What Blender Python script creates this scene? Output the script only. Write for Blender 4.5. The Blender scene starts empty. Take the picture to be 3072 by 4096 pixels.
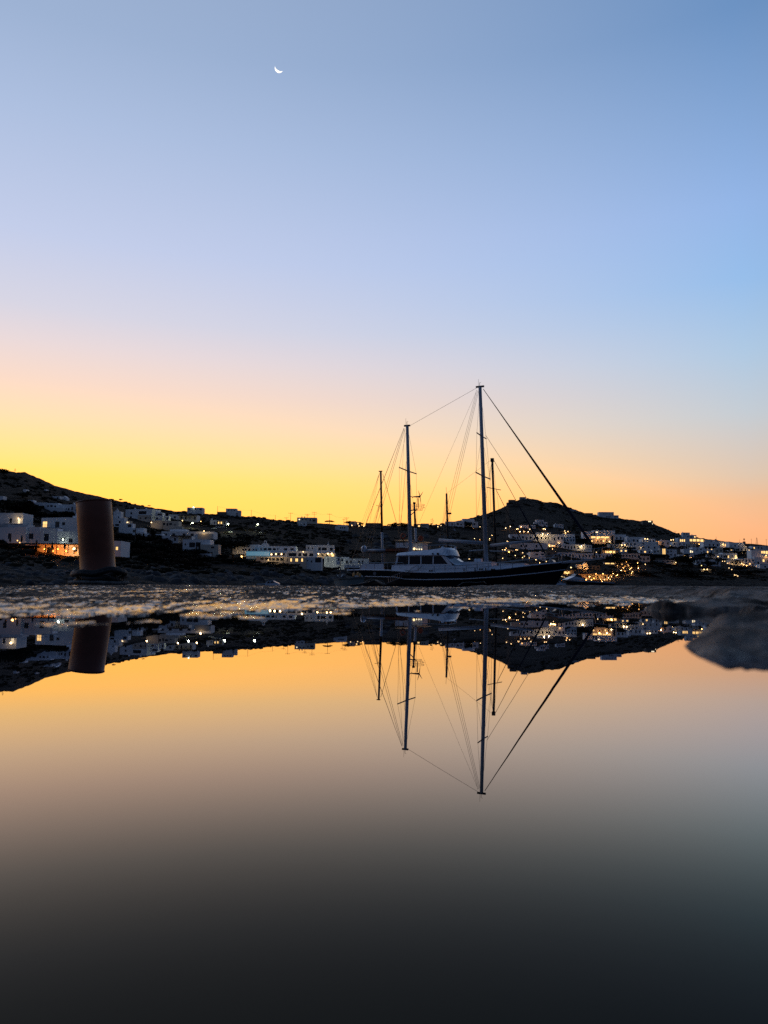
import bpy, bmesh, math, random
import numpy as np
from mathutils import Vector, Matrix
random.seed(7)
S = bpy.context.scene
COL = S.collection
# ------------------------------------------------------------------ camera
F = 3000.0; CX = 1536.0; CY = 2048.0        # focal length and centre in pixels of the 3072 x 4096 frame
PITCH = math.radians(5.45); ROLL = math.radians(0.5); HC = 0.04
cam = bpy.data.cameras.new('camera'); camo = bpy.data.objects.new('camera', cam); COL.objects.link(camo)
RM = Matrix.Rotation(math.radians(90) + PITCH, 4, 'X') @ Matrix.Rotation(ROLL, 4, 'Z')
camo.matrix_world = Matrix.Translation((0, 0, HC)) @ RM
cam.sensor_fit = 'HORIZONTAL'; cam.sensor_width = 36.0; cam.lens = 36.0 * F / 3072
cam.clip_start = 0.01; cam.clip_end = 20000
cam.dof.use_dof = True; cam.dof.focus_distance = 90.0; cam.dof.aperture_fstop = 11.0
S.camera = camo
R3 = RM.to_3x3()
def ray(px, py):
    d = R3 @ Vector(((px - CX) / F, -(py - CY) / F, -1.0))
    return d / d.y
def P(px, py, Y):
    d = ray(px, py) * Y
    return Vector((d.x, Y, HC + d.z))
# ------------------------------------------------------------------ sky
world = bpy.data.worlds.new('World'); S.world = world; world.use_nodes = True
nt = world.node_tree; nt.nodes.clear()
def N(t, **k):
    n = nt.nodes.new(t)
    for a, b in k.items(): setattr(n, a, b)
    return n
def lin(c): return tuple(((v / 255) / 12.92 if v <= 10 else ((v / 255 + .055) / 1.055) ** 2.4) for v in c)
def elev(px, py):
    d = ray(px, py).normalized(); return math.degrees(math.asin(d.z))
skyA = [(30, 2250, (1.75, .70, .09)), (30, 1960, (1.72, .79, .12)), (30, 1880, (1.62, .80, .155)), (30, 1800, (1.35, .79, .26)), (30, 1650, (1.1, .75, .44)),
        (30, 1500, (.95, .70, .57)), (30, 1350, lin((233, 216, 216))), (30, 1200, lin((214, 212, 226))), (30, 900, lin((194, 204, 232))),
        (30, 400, lin((172, 190, 222))), (30, 0, lin((156, 177, 210)))]
skyB = [(3040, 2300, (1.10, .44, .18)), (3040, 2150, (1.02, .47, .22)), (3040, 2000, (.88, .51, .29)), (3040, 1900, (.74, .56, .42)), (3040, 1650, lin((196, 203, 210))),
        (3040, 1400, lin((174, 200, 226))), (3040, 1100, lin((150, 189, 233))), (3040, 800, lin((147, 181, 230))), (3040, 400, lin((129, 164, 211))), (3040, 0, lin((108, 146, 194)))]
def stops(l, z):
    r = [(elev(a, b), c) for a, b, c in l]
    return r + [(60, tuple(.55 * x + .45 * y for x, y in zip(r[-1][1], z))), (90, z)]
ZEN = (.033, .072, .165)
RA = stops(skyA, ZEN); RB = stops(skyB, ZEN)
RC = [(0, (.023, .034, .062)), (9, (.034, .044, .083)), (22, (.034, .059, .118)), (50, (.033, .066, .148)), (90, ZEN)]
tc = N('ShaderNodeTexCoord'); sx = N('ShaderNodeSeparateXYZ'); nt.links.new(tc.outputs['Generated'], sx.inputs[0])
asn = N('ShaderNodeMath', operation='ARCSINE'); nt.links.new(sx.outputs[2], asn.inputs[0])
el = N('ShaderNodeMath', operation='DIVIDE'); nt.links.new(asn.outputs[0], el.inputs[0]); el.inputs[1].default_value = math.pi / 2
def ramp(st):
    n = N('ShaderNodeValToRGB'); cr = n.color_ramp; cr.interpolation = 'LINEAR'
    st = [s for s in st if s[0] >= 0]
    while len(cr.elements) < len(st): cr.elements.new(.5)
    for e, (a, c) in zip(cr.elements, sorted(st)):
        e.position = a / 90
    for e, (a, c) in zip(cr.elements, sorted(st)): e.color = (*c, 1)
    nt.links.new(el.outputs[0], n.inputs[0]); return n
ra, rb, rc = ramp(RA), ramp(RB), ramp(RC)
hz = N('ShaderNodeCombineXYZ'); nt.links.new(sx.outputs[0], hz.inputs[0]); nt.links.new(sx.outputs[1], hz.inputs[1])
nrm = N('ShaderNodeVectorMath', operation='NORMALIZE'); nt.links.new(hz.outputs[0], nrm.inputs[0])
dt = N('ShaderNodeVectorMath', operation='DOT_PRODUCT'); nt.links.new(nrm.outputs[0], dt.inputs[0])
SAZ = math.radians(-27)
dt.inputs[1].default_value = (math.sin(SAZ), math.cos(SAZ), 0)
def mrange(a, b):
    n = N('ShaderNodeMapRange', interpolation_type='LINEAR'); n.inputs[1].default_value = a; n.inputs[2].default_value = b
    nt.links.new(dt.outputs['Value'], n.inputs[0]); return n
m1 = mrange(1.0, .60); m2 = mrange(.60, -.15)
def mix(f, a, b):
    n = N('ShaderNodeMix', data_type='RGBA'); nt.links.new(f, n.inputs[0]); nt.links.new(a, n.inputs[6]); nt.links.new(b, n.inputs[7]); return n.outputs[2]
skyc = mix(m2.outputs[0], mix(m1.outputs[0], ra.outputs[0], rb.outputs[0]), rc.outputs[0])
bg = N('ShaderNodeBackground'); nt.links.new(skyc, bg.inputs[0]); bg.inputs[1].default_value = 1.0
ns = N('ShaderNodeTexSky', sky_type='NISHITA'); ns.sun_disc = False; ns.sun_elevation = math.radians(-2.0); ns.sun_rotation = SAZ
bg2 = N('ShaderNodeBackground'); nt.links.new(ns.outputs[0], bg2.inputs[0]); bg2.inputs[1].default_value = 0.05
ad = N('ShaderNodeAddShader'); nt.links.new(bg.outputs[0], ad.inputs[0]); nt.links.new(bg2.outputs[0], ad.inputs[1])
wo = N('ShaderNodeOutputWorld'); nt.links.new(ad.outputs[0], wo.inputs[0])
S.view_settings.view_transform = 'Standard'; S.view_settings.look = 'None'; S.view_settings.exposure = 0.0; S.view_settings.gamma = 1.0
S.view_settings.use_curve_mapping = False
S.cycles.use_denoising = False; S.cycles.max_bounces = 6; S.cycles.glossy_bounces = 4; S.cycles.transparent_max_bounces = 8
# ------------------------------------------------------------------ materials
def mat(name, col, rough=.8, var=0.0, scale=5.0, bump=0.0, bscale=20.0, metal=0.0, ior=1.5, col2=None, spec=None):
    m = bpy.data.materials.new(name); m.use_nodes = True; t = m.node_tree; b = t.nodes['Principled BSDF']
    b.inputs['Roughness'].default_value = rough; b.inputs['Metallic'].default_value = metal; b.inputs['IOR'].default_value = ior
    if spec is None and rough >= .75: spec = .06
    if spec is not None: b.inputs['Specular IOR Level'].default_value = spec
    if var > 0 or col2:
        tcn = t.nodes.new('ShaderNodeTexCoord'); nz = t.nodes.new('ShaderNodeTexNoise'); nz.inputs['Scale'].default_value = scale; nz.inputs['Detail'].default_value = 8; nz.inputs['Roughness'].default_value = .65
        t.links.new(tcn.outputs['Object'], nz.inputs[0])
        r = t.nodes.new('ShaderNodeValToRGB'); r.color_ramp.elements[0].position = .35; r.color_ramp.elements[1].position = .65
        c2 = col2 or tuple(min(1, c * (1 + var)) for c in col); c1 = col if col2 else tuple(c * (1 - var) for c in col)
        r.color_ramp.elements[0].color = (*c1, 1); r.color_ramp.elements[1].color = (*c2, 1)
        t.links.new(nz.outputs[0], r.inputs[0]); t.links.new(r.outputs[0], b.inputs['Base Color'])
    else: b.inputs['Base Color'].default_value = (*col, 1)
    if bump > 0:
        tcn = t.nodes.new('ShaderNodeTexCoord'); nz = t.nodes.new('ShaderNodeTexNoise'); nz.inputs['Scale'].default_value = bscale; nz.inputs['Detail'].default_value = 8
        t.links.new(tcn.outputs['Object'], nz.inputs[0]); bp = t.nodes.new('ShaderNodeBump'); bp.inputs['Strength'].default_value = 1; bp.inputs['Distance'].default_value = bump
        t.links.new(nz.outputs[0], bp.inputs['Height']); t.links.new(bp.outputs[0], b.inputs['Normal'])
    return m
def emit(name, col, s):
    m = bpy.data.materials.new(name); m.use_nodes = True; b = m.node_tree.nodes['Principled BSDF']
    b.inputs['Base Color'].default_value = (.6, .5, .4, 1); b.inputs['Emission Color'].default_value = (*col, 1); b.inputs['Emission Strength'].default_value = s
    return m
M = dict(
    white=mat('whitewash', (.80, .81, .82), .85, .07, .35, .02, 3),
    cream=mat('cream_plaster', (.60, .55, .47), .85, .08, .4),
    stone=mat('field_stone', (.17, .15, .13), .9, .3, .8, .05, 3),
    roof=mat('roof_slab', (.50, .51, .52), .9, .1, .4),
    dark=mat('dark_timber', (.035, .025, .02), .7, .3, 2),
    reed=mat('reed_pergola', (.10, .07, .05), .9, .3, 3),
    glass=mat('dark_glass', (.012, .014, .018), .12),
    frame=mat('painted_frame', (.10, .13, .18), .6),
    lit=emit('lit_window', (1.0, .60, .20), 1.5), litw=emit('lit_window_pale', (1.0, .82, .5), 1.5),
    warm=emit('warm_bulb', (1.0, .50, .15), 2.4), pale=emit('pale_bulb', (1.0, .66, .30), 2.4), cool=emit('cool_bulb', (.9, 1.0, .80), 5.0),
    ember=emit('amber_lamp', (1.0, .42, .07), 2.6),
    pool=emit('pool_light', (.15, .6, .9), .28),
    hull=mat('navy_hull', (.006, .007, .011), .22, spec=.35), paint=mat('boat_white', (.58, .67, .78), .3, .04, 1.0),
    mast=mat('mast_white', (.30, .33, .38), .4, .05, .8), spar=mat('spar_dark', (.05, .055, .065), .45), varn=mat('varnished_mast', (.035, .016, .010), .4, .3, 1.0),
    steel=mat('steel_rail', (.30, .32, .35), .3, metal=.7), rig=mat('rigging_wire', (.05, .045, .04), .5), sail=mat('furled_sail_cover', (.012, .018, .035), .8),
    orange=mat('orange_ring', (.35, .07, .025), .6), tender=mat('tender_wood', (.16, .045, .022), .5, .2, 2), yellow=mat('yellow_fabric', (.55, .30, .10), .7),
    teak=mat('teak_deck', (.16, .10, .06), .6, .2, 3), black=mat('black_rubber', (.008, .008, .009), .7, .3, 8, .01, 40),
    soil=mat('dry_ground', (.030, .024, .017), .95, .4, .05), bark=mat('bark', (.04, .03, .022), .9, .3, 4),
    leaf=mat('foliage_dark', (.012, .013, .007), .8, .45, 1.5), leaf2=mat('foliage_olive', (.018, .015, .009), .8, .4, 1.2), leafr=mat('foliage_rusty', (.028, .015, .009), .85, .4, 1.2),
    rock=mat('shore_rock', (.070, .070, .074), .9, .4, .7, .12, 2.5), car=mat('car_white', (.6, .62, .66), .3), tyre=mat('tyre', (.01, .01, .01), .8),
    rope=mat('pale_rope', (.20, .20, .19), .9, .35, 30, .01, 60), red=mat('red_roof', (.25, .06, .04), .8),
)
# ------------------------------------------------------------------ helpers
def link(name, me, parent=None, loc=None):
    o = bpy.data.objects.new(name, me); COL.objects.link(o)
    if parent is not None: o.parent = parent
    if loc is not None: o.location = loc
    return o
def tag(o, label, cat, group=None, kind=None):
    if label: o['label'] = label
    if cat: o['category'] = cat
    if group: o['group'] = group
    if kind: o['kind'] = kind
    return o
def thing(name, label, cat, loc=(0, 0, 0), rz=0, group=None):
    o = bpy.data.objects.new(name, None); COL.objects.link(o); o.location = loc; o.rotation_euler = (0, 0, rz); o.empty_display_size = .1
    return tag(o, label, cat, group)
class MB:
    def __init__(s): s.v = []; s.f = []
    def add(s, vs, fs):
        n = len(s.v); s.v += [tuple(x) for x in vs]; s.f += [tuple(i + n for i in f) for f in fs]; return s
    def box(s, a, b):
        (x0, y0, z0), (x1, y1, z1) = a, b
        return s.add([(x0, y0, z0), (x1, y0, z0), (x1, y1, z0), (x0, y1, z0), (x0, y0, z1), (x1, y0, z1), (x1, y1, z1), (x0, y1, z1)],
                     [(0, 3, 2, 1), (4, 5, 6, 7), (0, 1, 5, 4), (1, 2, 6, 5), (2, 3, 7, 6), (3, 0, 4, 7)])
    def tube(s, pts, r, n=6, cap=True):
        pts = [Vector(p) for p in pts]; rs = r if isinstance(r, (list, tuple)) else [r] * len(pts)
        vs = []; fs = []
        for i, p in enumerate(pts):
            d = (pts[min(i + 1, len(pts) - 1)] - pts[max(i - 1, 0)]).normalized()
            u = d.cross(Vector((0, 0, 1)) if abs(d.z) < .9 else Vector((1, 0, 0))).normalized(); w = d.cross(u)
            for k in range(n):
                a = 2 * math.pi * k / n; vs.append(p + (u * math.cos(a) + w * math.sin(a)) * rs[i])
        for i in range(len(pts) - 1):
            for k in range(n):
                fs.append((i * n + k, i * n + (k + 1) % n, (i + 1) * n + (k + 1) % n, (i + 1) * n + k))
        if cap: fs += [tuple(range(n))[::-1], tuple((len(pts) - 1) * n + k for k in range(n))]
        return s.add(vs, fs)
    def sphere(s, c, r, nu=10, nv=6, sq=(1, 1, 1)):
        vs = [(c[0], c[1], c[2] + r * sq[2])]; fs = []
        for j in range(1, nv):
            t = math.pi * j / nv
            for i in range(nu):
                a = 2 * math.pi * i / nu; vs.append((c[0] + r * sq[0] * math.sin(t) * math.cos(a), c[1] + r * sq[1] * math.sin(t) * math.sin(a), c[2] + r * sq[2] * math.cos(t)))
        vs.append((c[0], c[1], c[2] - r * sq[2])); L = len(vs) - 1
        for i in range(nu): fs.append((0, 1 + i, 1 + (i + 1) % nu)); fs.append((L, L - nu + (i + 1) % nu, L - nu + i))
        for j in range(nv - 2):
            for i in range(nu):
                a = 1 + j * nu + i; b = 1 + j * nu + (i + 1) % nu; fs.append((a, a + nu, b + nu, b))
        return s.add(vs, fs)
    def prism(s, poly, y0, y1):           # polygon in x,z extruded along y
        n = len(poly); vs = [(x, y0, z) for x, z in poly] + [(x, y1, z) for x, z in poly]
        fs = [tuple(range(n)), tuple(range(2 * n - 1, n - 1, -1))] + [(i, i + n, (i + 1) % n + n, (i + 1) % n) for i in range(n)]
        return s.add(vs, fs)
    def mesh(s, name, m=None, smooth=False):
        me = bpy.data.meshes.new(name); me.from_pydata(s.v, [], s.f); me.validate()
        bm = bmesh.new(); bm.from_mesh(me); bmesh.ops.recalc_face_normals(bm, faces=bm.faces); bm.to_mesh(me); bm.free()
        if m: me.materials.append(m)
        if smooth: me.polygons.foreach_set('use_smooth', [True] * len(me.polygons))
        return me
    def obj(s, name, m, parent=None, smooth=False, label=None, loc=None):
        o = link(name, s.mesh(name, m, smooth), parent, loc)
        if label: o['label'] = label
        return o
rngp = np.random.RandomState(11); PT = rngp.rand(512, 512)
def vn(x, y):
    xi = np.floor(x).astype(int); yi = np.floor(y).astype(int); fx = x - xi; fy = y - yi
    fx = fx * fx * (3 - 2 * fx); fy = fy * fy * (3 - 2 * fy)
    a = PT[xi % 512, yi % 512]; b = PT[(xi + 1) % 512, yi % 512]; c = PT[xi % 512, (yi + 1) % 512]; d = PT[(xi + 1) % 512, (yi + 1) % 512]
    return (a * (1 - fx) + b * fx) * (1 - fy) + (c * (1 - fx) + d * fx) * fy
def fbm(x, y, o=4, g=.5):
    x = np.asarray(x, float); y = np.asarray(y, float); t = 0; a = 1; n = 0
    for i in range(o): t = t + a * (vn(x * 2 ** i + 17.3 * i, y * 2 ** i + 41.7 * i) - .5); n += a; a *= g
    return t / n * 2
def grid_mesh(name, X, Y, Z, m, smooth=True):
    r, c = X.shape; me = bpy.data.meshes.new(name); co = np.stack([X, Y, Z], -1).reshape(-1, 3).astype(np.float32)
    idx = np.arange(r * c).reshape(r, c); q = np.stack([idx[:-1, :-1], idx[:-1, 1:], idx[1:, 1:], idx[1:, :-1]], -1).reshape(-1, 4).astype(np.int32)
    me.vertices.add(r * c); me.vertices.foreach_set('co', co.ravel()); me.loops.add(q.size); me.loops.foreach_set('vertex_index', q.ravel())
    me.polygons.add(len(q)); me.polygons.foreach_set('loop_start', np.arange(0, q.size, 4, dtype=np.int32)); me.polygons.foreach_set('loop_total', np.full(len(q), 4, dtype=np.int32))
    me.update(calc_edges=True); me.validate(); me.materials.append(m)
    if smooth: me.polygons.foreach_set('use_smooth', np.ones(len(q), dtype=bool))
    return link(name, me)
# ------------------------------------------------------------------ sea
SEA = -1.0
def sea_mat():
    m = mat('sea_water', (.004, .007, .010), .06, ior=1.33, bump=.05, bscale=.9); return m
n = 96; sv = [(0, 0, SEA)] + [(9000 * math.cos(2 * math.pi * i / n), 9000 * math.sin(2 * math.pi * i / n), SEA) for i in range(n)]
me = bpy.data.meshes.new('sea'); me.from_pydata(sv, [], [(0, i + 1, (i + 1) % n + 1) for i in range(n)]); me.materials.append(sea_mat())
tag(link('sea', me), 'dark calm sea of the bay beyond the quay', None, kind='structure')
# ------------------------------------------------------------------ terrain
ridge = [(-1500, 1800), (-600, 1830), (-200, 1868), (0, 1878), (60, 1892), (100, 1889), (150, 1910), (220, 1942), (300, 1966), (400, 1987), (480, 2006), (560, 2023), (650, 2038), (750, 2052), (900, 2061), (1000, 2067),
         (1060, 2077), (1180, 2086), (1260, 2093), (1400, 2101), (1500, 2103), (1640, 2104), (1780, 2098), (1850, 2080), (1930, 2062), (1980, 2042), (2022, 2026), (2034, 2012), (2080, 1999), (2092, 1993), (2130, 1996),
         (2150, 1998), (2172, 2008), (2230, 2013), (2262, 2026), (2330, 2050), (2400, 2062), (2480, 2074), (2560, 2084), (2604, 2088), (2625, 2102), (2650, 2109), (2690, 2128), (2730, 2142), (2790, 2152), (2900, 2165), (2960, 2172), (3072, 2184), (3500, 2200), (4600, 2240)]
RK = []; RT = []
for a, b in ridge:
    r = ray(a, b); RK.append(r.x); RT.append(r.z)
def kx(px): return ray(px, 2336).x
D0K = [kx(p) for p in (-1500, 0, 600, 1200, 1700, 2200, 3072, 4600)]; D0V = [110, 145, 165, 220, 320, 410, 460, 480]
DRK = [kx(p) for p in (-1500, 0, 600, 1200, 1700, 2100, 2600, 3072, 4600)]; DRV = [460, 480, 510, 560, 640, 940, 900, 850, 850]
def terrain_par(k):
    return np.interp(k, D0K, D0V), np.interp(k, DRK, DRV), np.interp(k, RK, RT)
def tz(k, Y):
    d0, dr, t1 = terrain_par(k); t0 = (SEA - HC) / d0
    t = np.log(Y / d0) / np.log(dr / d0)
    te = np.where(t <= 1, t0 + t * (t1 - t0), t1 - (t - 1) * (t1 + .06) * 1.2)
    return HC + te * Y, t
def where(px, py):                      # distance at which the slope appears at this pixel
    r = ray(px, py); d0, dr, t1 = terrain_par(r.x); t0 = (SEA - HC) / d0
    t = (r.z - t0) / (t1 - t0); t = min(max(t, 0.0), .985)
    return float(d0 * (dr / d0) ** t)
kk = np.concatenate([np.linspace(-1.15, -.56, 50)[:-1], np.linspace(-.56, .56, 760), np.linspace(.56, 1.15, 50)[1:]])
tt = np.concatenate([[-.08, -.04, -.015], np.linspace(0, 1, 240), np.linspace(1.02, 2.0, 24)])
Kg, Tg = np.meshgrid(kk, tt)
d0, dr, t1 = terrain_par(Kg); Yg = d0 * (dr / d0) ** Tg
Zg, _ = tz(Kg, Yg); Xg = Kg * Yg
n1 = fbm(Xg / 14, Yg / 14, 5, .55); n2 = fbm(Xg / 3.2, Yg / 3.2, 3); rk = np.clip(1 - Tg / .22, 0, 1) * np.clip(Tg / .02, 0, 1)
ridgen = 1 - np.abs(fbm(Xg / 9 + 50, Yg / 5, 4, .55))
Zg = Zg + n1 * np.clip(Tg * 4, 0, 1) * .8 + n2 * .22 * np.clip(Tg * 6, 0, 1) + rk * ((ridgen - .7) * 2.4 + n2 * .5)
Zg += np.clip((Tg - .8) * 5, 0, 1) * np.abs(fbm(Xg / 5, Yg / 8, 3)) * .8
Zg[Tg < 0] = SEA - 2.0
def hill_mat():
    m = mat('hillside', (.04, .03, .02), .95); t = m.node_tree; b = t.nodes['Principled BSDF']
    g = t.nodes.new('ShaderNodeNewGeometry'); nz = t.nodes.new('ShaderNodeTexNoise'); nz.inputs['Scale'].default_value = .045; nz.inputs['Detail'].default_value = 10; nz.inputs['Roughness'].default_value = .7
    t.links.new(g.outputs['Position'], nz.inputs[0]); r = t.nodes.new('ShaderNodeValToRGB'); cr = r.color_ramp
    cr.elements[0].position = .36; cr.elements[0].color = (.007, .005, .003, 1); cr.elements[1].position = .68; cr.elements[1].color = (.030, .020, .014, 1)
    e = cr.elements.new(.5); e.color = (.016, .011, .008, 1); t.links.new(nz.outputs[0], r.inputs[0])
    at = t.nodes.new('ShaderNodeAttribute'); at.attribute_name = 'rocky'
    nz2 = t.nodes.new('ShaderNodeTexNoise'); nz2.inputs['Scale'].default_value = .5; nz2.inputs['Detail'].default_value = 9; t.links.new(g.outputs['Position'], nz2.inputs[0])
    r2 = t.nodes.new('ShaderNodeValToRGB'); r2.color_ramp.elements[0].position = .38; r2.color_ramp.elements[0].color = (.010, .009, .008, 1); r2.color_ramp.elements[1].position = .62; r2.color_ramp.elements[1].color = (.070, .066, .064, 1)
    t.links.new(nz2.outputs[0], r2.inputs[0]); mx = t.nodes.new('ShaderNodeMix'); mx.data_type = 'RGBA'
    t.links.new(at.outputs['Fac'], mx.inputs[0]); t.links.new(r.outputs[0], mx.inputs[6]); t.links.new(r2.outputs[0], mx.inputs[7]); t.links.new(mx.outputs[2], b.inputs['Base Color'])
    nz3 = t.nodes.new('ShaderNodeTexNoise'); nz3.inputs['Scale'].default_value = .9; nz3.inputs['Detail'].default_value = 8; t.links.new(g.outputs['Position'], nz3.inputs[0])
    bp = t.nodes.new('ShaderNodeBump'); bp.inputs['Distance'].default_value = .5; bp.inputs['Strength'].default_value = .8; t.links.new(nz3.outputs[0], bp.inputs['Height']); t.links.new(bp.outputs[0], b.inputs['Normal'])
    return m
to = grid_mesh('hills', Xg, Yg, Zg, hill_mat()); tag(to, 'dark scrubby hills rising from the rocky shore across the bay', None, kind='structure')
at = to.data.attributes.new('rocky', 'FLOAT', 'POINT')
rockyness = np.clip((.20 - Tg) / .06, 0, 1) * np.where(Kg < .12, 1.0, .35) * np.clip(.6 + n1, 0, 1) + .25 * np.clip(fbm(Xg / 30, Yg / 20, 4) * 2 - .3, 0, 1)
at.data.foreach_set('value', rockyness.ravel().astype(np.float32))
def ground(px, py):
    Y = where(px, py); return P(px, py, Y)
# ------------------------------------------------------------------ houses
def wall_face(mb, w, h, holes, dep=.25):
    xs = sorted({0, w, *[v for q in holes for v in (q[0], q[1])]}); zs = sorted({0, h, *[v for q in holes for v in (q[2], q[3])]})
    for i in range(len(xs) - 1):
        for j in range(len(zs) - 1):
            cx = (xs[i] + xs[i + 1]) / 2; cz = (zs[j] + zs[j + 1]) / 2
            if any(q[0] < cx < q[1] and q[2] < cz < q[3] for q in holes): continue
            mb.add([(xs[i], 0, zs[j]), (xs[i + 1], 0, zs[j]), (xs[i + 1], 0, zs[j + 1]), (xs[i], 0, zs[j + 1])], [(0, 1, 2, 3)])
    for a, b, c, d in holes:
        mb.add([(a, 0, c), (b, 0, c), (b, 0, d), (a, 0, d), (a, dep, c), (b, dep, c), (b, dep, d), (a, dep, d)], [(0, 4, 5, 1), (1, 5, 6, 2), (2, 6, 7, 3), (3, 7, 4, 0)])
HOUSES = []
def house(label, blocks, yaw=0, D=None, cat='house', name='white_house', m='white', group=None, extras=()):
    """blocks: dict(x0,x1,y0,y1 in photo pixels, win=[(cx,cy,w,h[,lit])...] or auto=(n,rows), dz depth offset, deep)"""
    xc = sum(b['b'][0] + b['b'][1] for b in blocks) / 2 / len(blocks); yb = max(b['b'][3] for b in blocks)
    Y0 = where(xc, yb); base = P(xc, yb, Y0)
    root = thing(name, label, cat, base, 0, group); HOUSES.append((xc, sum(b['b'][2] + b['b'][3] for b in blocks) / 2 / len(blocks), label))
    for b in blocks:
        x0, x1, y0, y1 = b['b']; Y = Y0 + b.get('dz', 0); mm = M[b.get('m', m)]
        a = math.radians(b.get('yaw', yaw)); deep = b.get('deep', min(8, max(3.5, (x1 - x0) * Y / F * .7)))
        W = (x1 - x0) * Y / F; w = max(1.5, (W - deep * abs(math.sin(a))) / math.cos(a))
        zt = P((x0 + x1) / 2, y0, Y).z; zb = P((x0 + x1) / 2, y1, Y).z; h = zt - zb; fnd = 2.5 if y1 > yb - 4 else 1.0
        if a > 0: xl = P(x0, y1, Y).x + deep * math.sin(a)      # left side shows when turned clockwise
        else: xl = P(x0, y1, Y).x
        xl_px = x0 + (deep * math.sin(a) * F / Y if a > 0 else 0); sc = (w * math.cos(a)) * F / Y
        Mx = Matrix.Translation((xl - base.x, Y - base.y, zb - base.z)) @ Matrix.Rotation(-a, 4, 'Z')
        holes = []; wins = []
        spec = list(b.get('win', ()))
        if 'auto' in b:
            nc, nr = b['auto']
            for r in range(nr):
                for c in range(nc):
                    if random.random() < .08: continue
                    cx = xl_px + sc * (c + .5 + random.uniform(-.12, .12)) / nc; hh = (y1 - y0) / nr; cy = y0 + hh * (r + .52)
                    ww = min(1.5, w / nc * .5) * F / Y
                    door = random.random() < .3
                    spec.append((cx, cy + (hh * .1 if door else 0), ww * (.8 if door else 1), min(hh * (.62 if door else .42), 2.1 * F / Y), 'lit' if random.random() < b.get('lit', .06) else None))
        for q in spec:
            cx, cy, ww, hh = q[:4]; lit = q[4] if len(q) > 4 else None
            u = (cx - xl_px) / sc * w; hw = ww / sc * w / 2; v = (y1 - cy) * Y / F; hv = hh * Y / F / 2
            hl = (max(.12, u - hw), min(w - .12, u + hw), max(.06, v - hv), min(h - .25, v + hv))
            if hl[1] - hl[0] < .2 or hl[3] - hl[2] < .2: continue
            if any(not (hl[1] < o[0] - .05 or hl[0] > o[1] + .05 or hl[3] < o[2] - .05 or hl[2] > o[3] + .05) for o in holes): continue
            holes.append(hl); wins.append((hl, lit))
        mb = MB(); wall_face(mb, w, h, holes)
        mb.add([(0, 0, -fnd), (w, 0, -fnd), (w, 0, 0), (0, 0, 0)], [(0, 1, 2, 3)])
        mb.add([(0, 0, -fnd), (w, 0, -fnd), (w, deep, -fnd), (0, deep, -fnd), (0, 0, h), (w, 0, h), (w, deep, h), (0, deep, h)], [(1, 2, 6, 5), (2, 3, 7, 6), (3, 0, 4, 7)])
        # parapet rim round the flat roof
        t = .3; mb.add([(0, 0, h), (w, 0, h), (w, deep, h), (0, deep, h), (t, t, h), (w - t, t, h), (w - t, deep - t, h), (t, deep - t, h), (t, t, h - .4), (w - t, t, h - .4), (w - t, deep - t, h - .4), (t, deep - t, h - .4)],
                       [(0, 1, 5, 4), (1, 2, 6, 5), (2, 3, 7, 6), (3, 0, 4, 7), (4, 5, 9, 8), (5, 6, 10, 9), (6, 7, 11, 10), (7, 4, 8, 11)])
        wl = mb.obj('wall', mm, root); wl.matrix_local = Mx
        rf = MB().box((t, t, h - .65), (w - t, deep - t, h - .42)).obj('roof', M['roof'], root); rf.matrix_local = Mx
        for (p, q, r, s), lit in wins:
            big = (q - p) * F / Y > 9
            g = .06
            if big:
                fr = MB().box((p, .12, r), (p + g, .2, s)).box((q - g, .12, r), (q, .2, s)).box((p + g, .12, r), (q - g, .2, r + g)).box((p + g, .12, s - g), (q - g, .2, s)).box(((p + q) / 2 - g / 2, .12, r + g), ((p + q) / 2 + g / 2, .2, s - g)).obj('window', M['frame'], root)
                fr.matrix_local = Mx
                MB().box((p, .2, r), (q, .24, s)).obj('pane', M[lit] if lit else M['glass'], fr)
            else:
                wd = MB().box((p, .17, r), (q, .24, s)).obj('window', M[lit] if lit else M['glass'], root); wd.matrix_local = Mx
        if b.get('chim'):
            for cxp in b['chim']:
                u = (cxp - xl_px) / sc * w; c = MB().box((u - .3, deep * .4, h - .5), (u + .3, deep * .4 + .6, h + .9)).box((u - .4, deep * .4 - .1, h + .9), (u + .4, deep * .4 + .7, h + 1.05)).obj('chimney', mm, root); c.matrix_local = Mx
        if b.get('gable'):
            hh = b['gable'] * Y / F
            gb = MB(); gb.add([(0, 0, h), (w, 0, h), (w / 2, 0, h + hh), (0, deep, h), (w, deep, h), (w / 2, deep, h + hh)], [(0, 1, 2), (5, 4, 3), (0, 2, 5, 3), (1, 4, 5, 2)]).obj('gable_roof', mm, root).matrix_local = Mx
        if b.get('bell'):
            bx, bh, bw = b['bell']; u = (bx - xl_px) / sc * w; W2 = bw * Y / F / 2; H2 = bh * Y / F
            poly = [(u - W2, h - .3), (u - W2, h + H2 * .25), (u - W2 * .35, h + H2 * .55), (u - W2 * .35, h + H2 * .85), (u, h + H2), (u + W2 * .35, h + H2 * .85), (u + W2 * .35, h + H2 * .55), (u + W2, h + H2 * .25), (u + W2, h - .3)]
            bb = MB().prism(poly, .05, .55).obj('bell_gable', mm, root); bb.matrix_local = Mx
            MB().box((u - W2 * .16, .0, h + H2 * .5), (u + W2 * .16, .06, h + H2 * .8)).obj('bell_opening', M['glass'], bb)
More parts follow.
